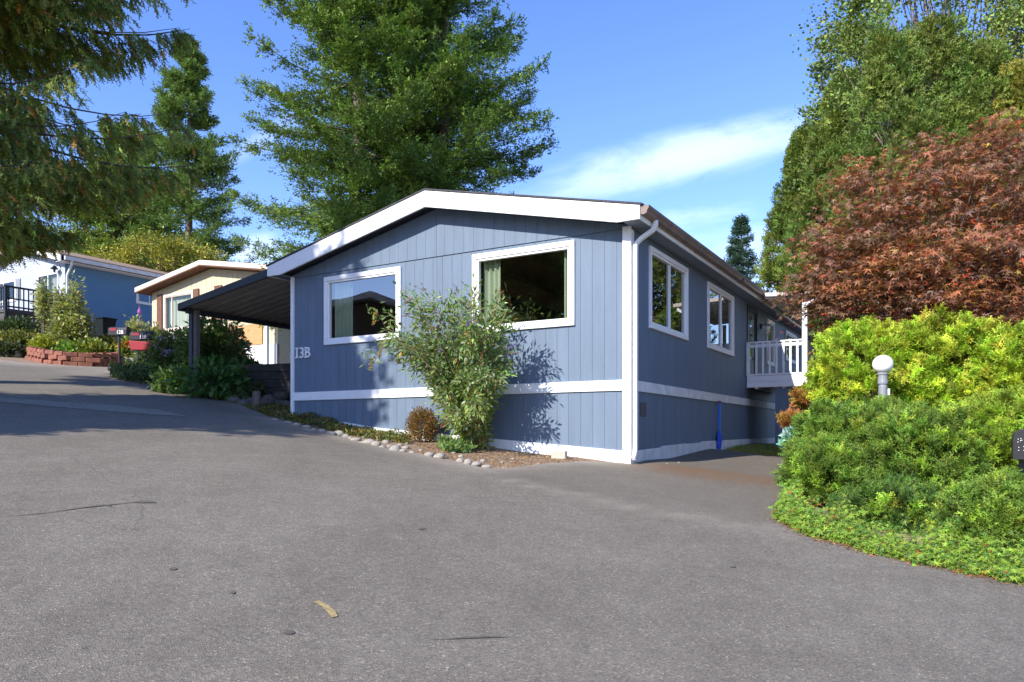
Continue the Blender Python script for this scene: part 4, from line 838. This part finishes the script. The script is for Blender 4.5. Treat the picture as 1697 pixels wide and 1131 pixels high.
for px, py in ((623, 515), (617, 590), (632, 570)):
    p = at(px, py, D0 - .3); q = np.array([p.x - bxy[0], p.y - bxy[1], p.z - bz0]); st_ = tips[int(np.argmin([np.linalg.norm(t - q) for t in tips]))]; s.tube([tuple(st_), tuple((st_ + q) / 2 + np.array([0, 0, .06])), tuple(q)], [.006, .005, .003], 4)
    n = 110; t_ = rng.random(n); fl.add(q + np.array([-.04, 0, -.2]) * t_[:, None] + rng.normal(0, .012, (n, 3)), rdir(n), rdir(n), .026, T_LEAF, (.42, .27, .06)); f.add(q + rng.normal(0, .08, (26, 3)), rdir(26), rdir(26), .1, T_LONG, (.2, .27, .09))
s.build('stem', 'bark_light', BB, smooth=True); f.build('foliage', 'leaf', BB); fl.build('flower_spike', 'leaf', BB)
# small brown shrub beside it
x, y = gp(700, 733); shrub('brown_shrub', x, y, [dict(c=(0, 0, .29), r=(.26, .24, .31), n=5200, size=.035, tmp=T_LEAF, col=(.22, .12, .045), hi=(.22, (.33, .25, .05)), shell=(.45, 1.02), zmin=-.9, spread=.02, lump=.1)], 'small round shrub with browned leaves left of the butterfly bush', 'shrub', stems=26, h=.5, spread=.22, sr=.006)
# hose leaning between the shrubs
p = [at(735, 672, 12.75), at(742, 690, 12.7), at(752, 706, 12.6), at(762, 722, 12.5), at(775, 735, 12.3)]; q = [at(730, 712, 12.6), at(742, 700, 12.68), at(756, 692, 12.7), at(768, 700, 12.65), at(774, 716, 12.5), at(780, 730, 12.4)]
tag(MB().tube(p, .016, 6).tube(q, .016, 6).build('garden_hose', 'hose', smooth=True), 'dark looped hose against the skirting between the two shrubs', 'hose')
# ------------------------------------------------------------------ edging stones
rocks = []
for k in range(6):
    bm = bmesh.new(); bmesh.ops.create_icosphere(bm, subdivisions=2, radius=1)
    for v in bm.verts:
        n_ = math.sin(v.co.x * 3.1 + k) * .10 + math.sin(v.co.y * 4.3 + k * 2) * .09 + math.sin(v.co.z * 5 + k * 3) * .07; v.co *= 1 + n_
        v.co.z *= .62; v.co.y *= .75
    me = bpy.data.meshes.new('edging_stone'); bm.to_mesh(me); bm.free(); me.materials.append(MT['rock']); me.polygons.foreach_set('use_smooth', [True] * len(me.polygons)); rocks.append(me)
pth = [(455, 697, 7), (478, 702, 8), (492, 706, 9), (508, 710, 10), (520, 714, 7), (534, 717, 9), (548, 721, 10), (561, 722, 12), (573, 726, 9), (581, 728, 6), (590, 732, 10), (600, 735, 7), (611, 736, 13), (624, 740, 11), (634, 743, 8), (648, 742, 8), (655, 748, 13), (668, 750, 8), (640, 735, 8), (628, 731, 7), (652, 733, 7), (663, 739, 7), (672, 744, 8), (682, 752, 7), (712, 757, 11), (728, 760, 12), (762, 766, 9), (775, 770, 10), (791, 773, 11), (806, 775, 9), (764, 758, 6), (600, 726, 7), (614, 728, 7), (676, 736, 6), (645, 727, 6), (800, 766, 6), (742, 748, 6), (697, 748, 5), (752, 752, 5), (832, 768, 4), (850, 762, 4)]
def stone(px, py, rp, label, group, m=None, flat=1):
    x, y = gp(px, py); r_ = rp / F_PX * y * .88; o = bpy.data.objects.new('edging_stone', random.choice(rocks)); COL.objects.link(o); o.location = (x, y, tz(x, y) + r_ * random.uniform(.05, .28) * flat); o.scale = (r_, r_ * random.uniform(.8, 1.1), r_ * random.uniform(.8, 1.1)); o.rotation_euler = (random.uniform(-.15, .15), random.uniform(-.15, .15), random.uniform(-.6, .6))
    tag(o, label, 'stone', group); return o
ORD = 'first second third fourth fifth sixth seventh eighth ninth tenth eleventh twelfth thirteenth fourteenth fifteenth sixteenth seventeenth eighteenth nineteenth twentieth twenty-first'.split()
for i, (px, py, rp) in enumerate(sorted(pth)):
    n_ = len(pth); size_ = 'large' if rp >= 11 else 'small' if rp <= 7 else 'medium'
    side_, k_ = ('left', i) if i < 20 else ('right', n_ - 1 - i)
    where = ORD[k_] if k_ else side_ + 'most'
    if i == 20: where = 'middle'; side_ = ''
    stone(px, py, rp, f'{size_} pale border stone by the blue wall, {where}' + (f' counting from the {side_} end' if k_ and side_ else ' in the border'), 'pale border stones')
for px, py, rp in ((107, 1044, 5), (545, 1048, 3), (366, 1071, 4), (790, 870, 2.5), (560, 1107, 3), (900, 936, 3), (732, 957, 2.5), (20, 960, 3), (60, 1015, 3), (1290, 796, 3), (1245, 868, 3), (1125, 768, 3.5), (1105, 770, 3)):
    wh = {107: 'largest white pebble near the lower left of the asphalt', 545: 'white pebble just below the yellow curved mark', 366: 'brown pebble low on the asphalt left of the yellow mark', 790: 'tiny pebble midway across the street below the butterfly bush', 560: 'pebble at the bottom edge below the yellow mark', 900: 'tiny pebble in the middle of the street', 732: 'twin sized tiny pebble right of the yellow mark and above it', 20: 'dark pebble at the left edge of the street', 60: 'pebble just above the largest white pebble', 1290: 'pebble by the juniper at the driveway mouth', 1245: 'small pebble on the driveway seam near the ivy', 1125: 'right one of two pale pebbles beside the downspout', 1105: 'left one of two pale pebbles beside the downspout'}[px]
    stone(px, py, rp, wh, 'pebbles on the asphalt')
x, y = gp(927, 760); o = MB().box(-.11, .11, -.07, .07, 0, .12).build('concrete_block', 'concrete', None, .01); o.location = (x, y, tz(x, y) - .01); o.rotation_euler = (0, 0, HA + .2); tag(o, 'small tan concrete block against the white base board', 'block')
# ground cover along the bed
def cover(name, poly_px, n, size, tmp, cols, label, hmax=.1, up=.8, m='leaf', cat='ground cover'):
    f = Fol(); pl = [gp(*p) for p in poly_px]; xs = [p[0] for p in pl]; ys = [p[1] for p in pl]; P = []
    while len(P) < n:
        q = (random.uniform(min(xs), max(xs)), random.uniform(min(ys), max(ys)))
        if inside(q, pl): P.append(q)
    P = np.array(P); cl_ = np.sin(P[:, 0] * 7) * np.sin(P[:, 1] * 6 + 1) * .5 + .5; z = terr(P[:, 0], P[:, 1]) + rng.uniform(0, 1, n) * hmax * (.3 + cl_)
    cols = np.array(cols); cc = cols[rng.integers(0, len(cols), n)]
    f.add(np.c_[P, z], np.c_[rng.normal(0, .6, (n, 2)), np.full(n, up)], rdir(n) + np.array([0, -.4, .3]), rng.uniform(.6, 1.3, n) * size, tmp, cc)
    return tag(f.build(name, m), label, cat, kind='stuff')
cover('ground_cover', [(405, 676), (450, 676), (486, 682), (500, 690), (560, 702), (600, 712), (680, 722), (680, 738), (600, 728), (540, 714), (480, 700), (440, 690)], 9000, .05, T_LEAF, [(.10, .13, .03), (.22, .22, .04), (.05, .09, .03), (.20, .09, .03)], 'low mixed weeds and creeping plants along the foot of the blue wall', .13)
cover('grass_tufts', [(535, 708), (600, 714), (650, 720), (645, 730), (600, 726), (545, 715)], 2500, .12, T_GRASS, [(.20, .22, .04), (.16, .2, .04), (.28, .25, .07)], 'bright grassy tufts behind the pale border stones', .05)
cover('bed_plants', [(728, 738), (775, 742), (785, 752), (735, 752)], 900, .08, T_LEAF, [(.10, .19, .05), (.2, .26, .06)], 'small leafy weeds around the foot of the butterfly bush', .12)
cover('grass', [(1195, 742), (1300, 738), (1302, 756), (1262, 755), (1215, 749)], 9000, .06, T_GRASS, [(.24, .26, .05), (.30, .28, .09), (.16, .21, .04)], 'strip of yellowish lawn beyond the asphalt beside the porch base', .02, cat='grass')
cover('leaf_litter', [(690, 735), (830, 745), (990, 762), (850, 776), (800, 775), (690, 750)], 3000, .03, T_LEAF, [(.28, .15, .07), (.36, .25, .14), (.2, .11, .05)], 'dry leaf litter and bark bits on the bare soil under the bush', .004, 0.1, cat='leaf litter')
cover('verge_plants', [(180, 624), (235, 614), (300, 622), (400, 640), (440, 662), (400, 668), (345, 656), (300, 646), (205, 633)], 15000, .11, T_LEAF, [(.05, .09, .025), (.07, .12, .03), (.12, .14, .04), (.04, .07, .03)], 'dark trailing plants along the road edge below the mailboxes', .30)
# ------------------------------------------------------------------ shrubs round the carport post and mailboxes
def garden(px, base_py, rp, top_py, label, col, hi=None, size=.11, n=3500, tmp=T_LEAF, name='garden_shrub', flowers=None, dy=0, mt='leaf'):
    x, y = gp(px, base_py); y2 = y + dy; x = wx(px, y2); zt_ = EYE - (top_py - HY) / F_PX * y2; z0 = tz(x, y2); hh = (zt_ - z0) / 2; r_ = rp / F_PX * y2
    o = shrub(name, x, y2, [dict(c=(0, 0, hh * 1.0), r=(r_, r_ * .8, hh * 1.0), n=n, size=size, tmp=tmp, col=col, hi=hi, shell=(.3, 1.08), zmin=-.95, lump=.28, spread=.06, up=.1)], label, 'shrub', 'garden shrubs around the carport', stems=12, h=hh * 1.7, spread=r_ * .7)
    if flowers:
        f = Fol(); nf = flowers[1]; d = rdir(nf); d[:, 2] = np.abs(d[:, 2]); d[:, 1] = -np.abs(d[:, 1]); P = np.array([0, 0, hh]) + d * np.array([r_, r_ * .8, hh]) * rng.uniform(.85, 1.08, (nf, 1))
        for j in range(6): f.add(P + rng.normal(0, .03, P.shape), rdir(nf), rdir(nf), .05, T_ROUND, flowers[0])
        f.build('blossom', 'leaf', o)
    return o
DG, MG, YG = (.085, .145, .038), (.13, .19, .05), (.20, .21, .05)
garden(285, 640, 32, 545, 'dark leafy shrub with pale purple blooms behind the red newspaper box', MG, (.1, (.25, .22, .08)), flowers=((.45, .33, .55), 26))
garden(262, 628, 34, 560, 'grey green shrub right behind the mailbox posts', (.09, .14, .06), (.15, (.3, .33, .16)), dy=2.5)
garden(345, 655, 42, 530, 'tall dark shrub directly behind the carport posts', DG, (.1, (.18, .2, .05)), n=6500)
garden(375, 650, 36, 535, 'leafy shrub with reddish sprays under the carport eave', (.12, .16, .045), (.25, (.26, .13, .04)), n=4500, dy=1.0)
garden(352, 663, 52, 598, 'broad leaved green plant low in the shade right of the carport posts', (.075, .16, .04), None, size=.16, n=1100, dy=.2)
garden(405, 650, 26, 600, 'drooping dark shrub hanging over the carport rocks', DG, None, size=.16, n=1400, dy=.6)
garden(300, 655, 40, 615, 'low dark shrub left of the carport posts', DG, (.1, MG), dy=.3)
garden(448, 618, 26, 565, 'sunlit golden twiggy plant above the timber wall', (.30, .24, .07), (.3, (.32, .13, .04)), dy=3.5, n=2500, flowers=((.5, .16, .06), 14))
garden(475, 618, 22, 575, 'sunlit plant with pink blooms beside the left corner of the blue house', (.28, .25, .08), (.2, (.3, .15, .06)), dy=3.6, n=2200, flowers=((.55, .35, .4), 16))
garden(425, 615, 22, 575, 'yellow green sapling in front of the white skirting', (.16, .2, .05), (.3, YG), dy=4, n=1500)
garden(345, 600, 40, 530, 'sun flecked shrub against the cream wall', (.16, .17, .05), (.3, (.35, .2, .08)), dy=5, n=3500)
garden(400, 600, 30, 545, 'reddish sun flecked shrub against the orange boards', (.20, .13, .05), (.4, (.4, .2, .08)), dy=5, n=2500)
# rockery and timber wall under the carport
BW_ = ['leftmost on the road edge', 'second from the road corner', 'just left of the stump', 'just right of the stump', 'second right of the stump', 'nearest the blue wall corner', 'leftmost under the leaves', 'second from the left', 'in the middle below the timber wall', 'right of the middle', 'touching the blue wall', 'wedged directly behind the stump']
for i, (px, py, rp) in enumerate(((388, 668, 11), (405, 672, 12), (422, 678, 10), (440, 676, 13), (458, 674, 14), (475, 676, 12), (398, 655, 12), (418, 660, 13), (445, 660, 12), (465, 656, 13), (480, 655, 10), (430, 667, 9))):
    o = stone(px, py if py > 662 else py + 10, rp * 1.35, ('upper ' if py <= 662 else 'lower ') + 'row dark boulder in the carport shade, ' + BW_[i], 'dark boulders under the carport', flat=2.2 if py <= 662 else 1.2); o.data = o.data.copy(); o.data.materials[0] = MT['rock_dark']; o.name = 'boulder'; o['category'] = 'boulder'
def on_h(x, y): return h2w(x, y)
m = MB(); a = at(395, 640, 18.5); b = at(492, 645, 18.0)
for i in range(4): m.slab(a.x, b.x, 0, .14, 2.45 + i * .2, 2.45 + i * .2, 2.64 + i * .2, 2.64 + i * .2, lambda q, o_, z: (q, 18.6 - (q - a.x) * .3 - o_ - .012 * (z > 2.9), z))
tag(m.build('retaining_wall', 'wood_dark', bevel=.01), 'dark timber retaining wall behind the carport boulders', 'wall')
m = MB().tube([(0, 0, 0), (.02, 0, .25), (.01, .01, .42)], [.09, .08, .085], 10); o = m.build('tree_stump', 'bark', smooth=True); x, y = gp(424, 681); o.location = (x, y, tz(x, y) - .03); tag(o, 'short weathered stump standing at the road edge under the carport', 'stump')
# ------------------------------------------------------------------ mailboxes
def mailbox(px, base_py, txt, posts, label, flagpart, dyy=0):
    x, y = gp(px, base_py); y += dyy; x = wx(px, y); z0 = tz(x, y); s = y / F_PX
    root = empty('mailbox', (x, y, z0), R(-9), label=label, cat='mailbox', group='roadside mailboxes')
    zb = EYE - ((556 if posts == 1 else 564) - HY) * s - z0; L_ = .30 if posts == 1 else .33; hh = .25
    pr = [(-.10, 0), (.10, 0), (.10, hh * .6), (.075, hh * .86), (.03, hh), (-.03, hh), (-.075, hh * .86), (-.10, hh * .6)]
    m = MB(); m.prism(pr, -L_, L_, lambda a, o_, z: (o_, a, z + zb)); m.build('box', 'navy', root, .008)
    MB().box(-L_ - .012, -L_, -.1, .1, zb, zb + hh * .9).build('door', 'black', root, .004)
    MB().box(-L_ * .75, -L_ * .1, -.112, -.102, zb + .12, zb + .21).build('flag', 'red_flag', root)
    text_mesh(txt, .15, 'number', 'trim', root, lambda a, o_, z: (-.03 + a, -.104 - o_ * .1, zb + .03 + z))
    for k in range(posts):
        dx = 0 if posts == 1 else (-.14 + .27 * k); MB().tube([(dx, 0, -.2), (dx, 0, zb)], .035 if posts == 1 else .02, 8).build('post', 'black', root)
    return root
mailbox(198, 618, '12B', 1, 'left roadside mailbox numbered 12B on a single thick post', True)
mailbox(236, 623, '13B', 2, 'right roadside mailbox numbered 13B above the red newspaper box', True)
x, y = gp(236, 623); y -= .18; x = wx(237, y); s = y / F_PX; zb = EYE - (581 - HY) * s
o = MB().prism([(-.30, .0), (.36, .0), (.36, .22), (-.36, .27)], -.06, .12).build('newspaper_box', 'red', None, .01); o.location = (x, y, zb); tag(o, 'dark red newspaper tube mounted below the right mailbox', 'newspaper box')
# black mailbox at the right edge
x, y = wx(1697, 6.9), 6.9; z0 = tz(x, y); zc = EYE - (712 - HY) / F_PX * 6.9
root = empty('mailbox', (x, y, z0), R(-122), label='black round-topped mailbox with speckled door half out of frame at right', cat='mailbox')
zb = zc - z0 - .27; pr = [(-.09, 0), (.09, 0)] + [(.09 * math.cos(a), .18 + .09 * math.sin(a)) for a in np.linspace(0, math.pi, 10)]
MB().prism(pr, -.24, .24, lambda a, o_, z: (o_, a, z + zb)).build('box', 'black', root, .004)
MB().prism([(a * 1.05, z * 1.03 - .003) for a, z in pr], .24, .255, lambda a, o_, z: (o_, a, z + zb)).build('door', 'black', root, .003)
m = MB()
for i in range(26): a, b = random.uniform(-.06, .06), random.uniform(.06, .21); m.box(.2551, .257, a, a + .006, zb + b, zb + b + .006)
m.build('speckle', 'trim', root); MB().box(-.04, .04, -.04, .04, -.2, zb).build('post', 'wood_dark', root)
# lamp post in the hedge
Y = 10.05; x = wx(1463, Y); z0 = tz(x, Y); root = empty('lamp_post', (x, Y, z0), label='short grey lamp post with a white globe rising out of the hedge', cat='lamp')
zg = EYE + (HY - 604) / F_PX * Y - z0
MB().lathe([(.055, -.1), (.055, zg - .30), (.05, zg - .27)], k=16).build('post', 'grey_metal', root, smooth=False)
MB().lathe([(.062, zg - .27), (.066, zg - .25), (.06, zg - .2), (.058, zg - .15), (.07, zg - .14), (.07, zg - .115)], k=16).build('collar', 'grey_metal', root)
MB().lathe([(.131 * math.sin(a) + .0001, zg - .131 * math.cos(a) * .95) for a in np.linspace(.35, math.pi, 16)], k=28).build('globe', 'globe', root, smooth=True)
MB().box(.056, .085, -.03, .03, zg - .42, zg - .33).build('light_sensor', 'trim', root, .006)
# blue shovel hanging on the skirting
sy = 4.66; sx, sy2 = h2w(.07, sy); root = empty('snow_shovel', (sx, sy2, 1.22), HA, label='blue plastic shovel hanging blade down on the skirting by the driveway', cat='shovel')
MB().tube([(0, 0, .30), (0, 0, .96)], .016, 8).build('handle', 'bright_blue', root); MB().box(-.012, .012, -.07, .09, .94, .975).build('grip', 'red_flag', root, .005)
MB().prism([(-.02, .0), (.05, .0), (.13, .12), (.13, .28), (.06, .34), (.03, .40), (-.03, .40), (-.06, .34), (-.13, .28), (-.13, .10), (-.09, .02)], -.012, .008, lambda a, o_, z: (o_, a, z)).build('blade', 'blue_plastic', root, .004)
MB().tube([(0, -.03, .95), (.01, -.12, .7), (.01, -.14, .5)], .006, 5).build('strap', 'blue_plastic', root)
# ------------------------------------------------------------------ brick planter and yard at left
pts = [gp(*p) for p in ((50, 596), (75, 602), (110, 606), (150, 608), (190, 607), (208, 602), (206, 594))]
m = MB()
def walk(pts, step):
    out = []; d = 0; tot = [0]
    for a, b in zip(pts[:-1], pts[1:]): tot.append(tot[-1] + math.dist(a, b))
    while d < tot[-1]:
        i = max(k for k in range(len(tot)) if tot[k] <= d); i = min(i, len(pts) - 2); t_ = (d - tot[i]) / (tot[i + 1] - tot[i]); a, b = pts[i], pts[i + 1]
        out.append((a[0] + (b[0] - a[0]) * t_, a[1] + (b[1] - a[1]) * t_, math.atan2(b[1] - a[1], b[0] - a[0]))); d += step
    return out
for row in range(3):
    for i, (x, y, a) in enumerate(walk(pts, .42)):
        c_, s_ = math.cos(a), math.sin(a); off = .21 * (row % 2); z = tz(x, y) - .03 + row * .155; j = random.uniform(-.012, .012)
        Fm = lambda p, q, r_, x=x, y=y, c_=c_, s_=s_, off=off, z=z: (x + c_ * (p + off) - s_ * q, y + s_ * (p + off) + c_ * q, z + r_)
        m.box(-.2, .2, -.12 + row * .02 + j, .12, 0, .148, Fm)
tag(m.build('brick_planter', 'brick', bevel=.02), 'low curved planter edge of red blocks in three courses', 'planter')
def yard(px, Y, top, rp, label, col, hi=None, size=.13, n=2500, bot=None, **k):
    x = wx(px, Y); z0 = tz(x, Y); zb_ = z0 if bot is None else EYE - (bot - HY) / F_PX * Y; zt_ = EYE - (top - HY) / F_PX * Y; hh = max(.1, (zt_ - zb_) / 2); r_ = rp / F_PX * Y
    o = shrub(k.get('name', 'yard_shrub'), x, Y, [dict(c=(0, 0, zb_ - z0 + hh), r=(r_, r_ * .7, hh), n=n, size=size, tmp=k.get('tmp', T_LEAF), col=col, hi=hi, shell=(.3, 1.08), zmin=-.95, lump=.3, spread=.07, up=.2)], label, 'shrub', 'plants in the yard behind the brick planter', stems=10, h=hh * 1.6 + zb_ - z0, spread=r_ * .6, sr=.02)
    if 'fl' in k:
        f = Fol(); nf = 40; d = rdir(nf); d[:, 2] = np.abs(d[:, 2]); d[:, 1] = -np.abs(d[:, 1]); P = np.array([0, 0, zb_ - z0 + hh]) + d * np.array([r_, r_ * .7, hh])
        for j in range(5): f.add(P + rng.normal(0, .05, P.shape), rdir(nf), rdir(nf), .07, T_ROUND, k['fl'])
        f.build('blossom', 'leaf', o)
    return o
P_ = (.34, .36, .13)
yard(112, 26.3, 520, 30, 'large pale yellow green shrub in front of the black railing', (.26, .27, .07), (.35, (.38, .40, .20)), n=4200, bot=592, size=.13)
yard(124, 26.3, 462, 11, 'tall upright leafy shoot right of the pale shrub top', P_, (.3, (.3, .32, .2)), n=900, bot=545)
yard(72, 26.3, 466, 10, 'tall upright leafy shoot beside the patio door', P_, (.3, (.3, .32, .2)), n=900, bot=540)
yard(100, 26.3, 478, 11, 'shorter upright shoot in the middle of the pale shrub', P_, (.3, (.34, .36, .2)), n=900, bot=545)
yard(140, 26.6, 515, 13, 'arching pale shrub in front of the blue recycling bin', (.30, .31, .14), None, n=1100, bot=570, size=.12)
yard(75, 25.9, 562, 22, 'bright yellow green plant at the left end of the brick planter', (.28, .30, .04), None, n=2500, size=.12)
yard(112, 25.9, 570, 20, 'bright green plant in the middle of the brick planter', (.18, .30, .06), None, n=2200, size=.12)
yard(150, 26, 566, 28, 'leafy green clump behind the right half of the brick planter', (.18, .24, .05), (.3, (.3, .3, .06)), n=3500)
yard(182, 27, 562, 20, 'dark clump with yellow leaves below the bins', (.11, .13, .03), (.3, (.32, .28, .05)), n=2500)
yard(222, 27.5, 532, 14, 'pale flowering shrub against the blue side wall', (.30, .33, .14), None, n=1500, bot=580, size=.14, fl=(.7, .62, .5))
yard(212, 25.8, 563, 11, 'orange flowering plant between the two mailboxes', (.2, .25, .05), None, n=900, bot=590, fl=(.75, .16, .03))
yard(255, 26.5, 540, 20, 'tangled shrub in front of the cream house corner', (.14, .16, .05), (.3, (.3, .25, .1)), n=2500)
yard(25, 29, 530, 38, 'dark green shrub beneath the black railing', (.05, .08, .03), (.1, (.1, .15, .05)), n=4500, bot=580)
yard(30, 27, 552, 40, 'low mixed plants on the bank below the deck', (.10, .12, .03), (.25, (.28, .24, .06)), n=4500)
yard(10, 25.8, 570, 22, 'small dark plants among the rocks at the left edge', (.07, .09, .04), None, n=2200)
for i, (px, py, rp, mm, lb) in enumerate(((8, 588, 13, 'rock', 'grey rock at the far left of the yard'), (28, 586, 9, 'rock', 'smaller grey rock near the left edge'), (52, 578, 8, 'rock_dark', 'dark rock left of the planter'), (180, 590, 14, 'rock', 'large grey boulder behind the right end of the planter'), (212, 592, 15, 'rock', 'pale boulder between the mailbox posts'), (55, 540, 6, 'rock', 'white rock on the bank below the railing'), (20, 540, 6, 'rock', 'white rock under the railing at left'))):
    Y = 25.8 if py > 560 else 28.2; x = wx(px, Y); z = EYE - (py - HY) / F_PX * Y; o = bpy.data.objects.new('boulder', rocks[i % 6].copy()); o.data.materials[0] = MT[mm]; COL.objects.link(o); r_ = rp / F_PX * Y; o.location = (x, Y, min(z, tz(x, Y) + .35 * r_) if py > 560 else tz(x, Y) + .2); o.scale = (r_, r_, r_ * 1.3); tag(o, lb, 'boulder', 'boulders in the neighbouring yard')
for px, m_, lb in ((158, 'bin_blue', 'blue wheeled recycling bin against the blue side wall'), (174, 'bin_black', 'black wheeled rubbish bin right of the blue bin')):
    Y = 28.5 if px == 174 else 28.9; x = wx(px, Y); root = empty('wheelie_bin', (x, Y, EYE - (562 - HY) / F_PX * Y), R(-25), label=lb, cat='bin', group='wheeled bins')
    root.scale = (.85, .85, .85); MB().poly([(-.24, -.26, .06), (.24, -.26, .06), (.24, .26, .06), (-.24, .26, .06), (-.32, -.34, .86), (.32, -.34, .86), (.32, .34, .86), (-.32, .34, .86)], [(0, 3, 2, 1), (4, 5, 6, 7), (0, 1, 5, 4), (1, 2, 6, 5), (2, 3, 7, 6), (3, 0, 4, 7)]).build('body', m_, root, .02)
    MB().box(-.35, .35, -.37, .36, .865, .93).build('lid', m_, root, .02)
    MB().tube([(-.3, .28, .1), (-.24, .28, .1)], .1, 12).tube([(.24, .28, .1), (.3, .28, .1)], .1, 12).build('wheel', 'black', root)
yo = MB(); x, y = wx(231, 29), 29.0; yo.lathe([(.02, 0), (.11, .1), (.12, .2), (.05, .3), (.06, .38), (.0, .42)], k=10); yo.tube([(0, 0, -1.3), (0, 0, 0)], .012, 5).tube([(0, 0, .4), (0, 0, .95)], .008, 5)
o = yo.build('garden_ornament', 'purple'); o.scale = (.6, .6, .7); o.location = (x, y, EYE - (522 - HY) / F_PX * 29); tag(o, 'small pink purple garden ornament on a stake by the blue side wall', 'ornament')
# ------------------------------------------------------------------ marks on the road
def mark(name, pxs, m, label=None, cat=None, lift=.018):
    pl = [gp(*p) for p in pxs]; o = sheet(name, pl, m, lift, .5, 'structure'); return o
mark('road_marking', [(519, 1003), (530, 1003), (545, 1010), (556, 1020), (560, 1029), (550, 1029), (543, 1020), (532, 1011)], 'yellow')
mb_ = mat('worn_paint', (.16, .142, .118), .9, 0, 14, col2=(.27, .245, .19), detail=9)
mark('road_marking', [(-60, 658), (0, 661), (100, 668), (180, 672), (260, 681), (313, 692), (250, 689), (180, 684), (100, 677), (0, 668), (-60, 664)], mb_)
for c_ in (((287, 948), 7, 2.5), ((479, 1055), 10, 3.5), ((180, 842), 5, 1.5), ((700, 880), 6, 1.5), ((385, 988), 5, 2), ((240, 836), 18, 1.6), ((1215, 944), 5, 1.5)):
    (cx_, cy_), a, b = c_; mark('asphalt_patch', [(cx_ + a * (1 + .25 * math.sin(3 * t)) * math.cos(t), cy_ + b * (1 + .3 * math.cos(2 * t + 1)) * math.sin(t)) for t in np.linspace(0, 6.28, 11)[:-1]], 'oil')
cr_ = [(0, 862), (60, 856), (120, 848), (160, 841), (200, 838), (240, 834)]
mark('asphalt_crack', cr_ + [(x, y + .45) for x, y in reversed(cr_)], 'oil')
cr_ = [(640, 1068), (720, 1066), (800, 1060), (860, 1062)]
mark('asphalt_crack', cr_ + [(x, y + .4) for x, y in reversed(cr_)], 'oil')
# thin mast with wires behind the porch roof
x, y = wx(1292, 60), 60.0; z = tz(x, y); zt_ = EYE + (HY - 464) / F_PX * 60
m = MB().tube([(x, y, z), (x, y, zt_)], .07, 6).tube([(x - 1.1, y, zt_ - .3), (x + .1, y, zt_ - .1)], .04, 5); tag(m.build('utility_pole', 'wire'), 'thin distant utility pole rising above the porch roof', 'pole')
print('verts', sum(len(o.data.vertices) for o in bpy.data.objects if o.type == 'MESH'))
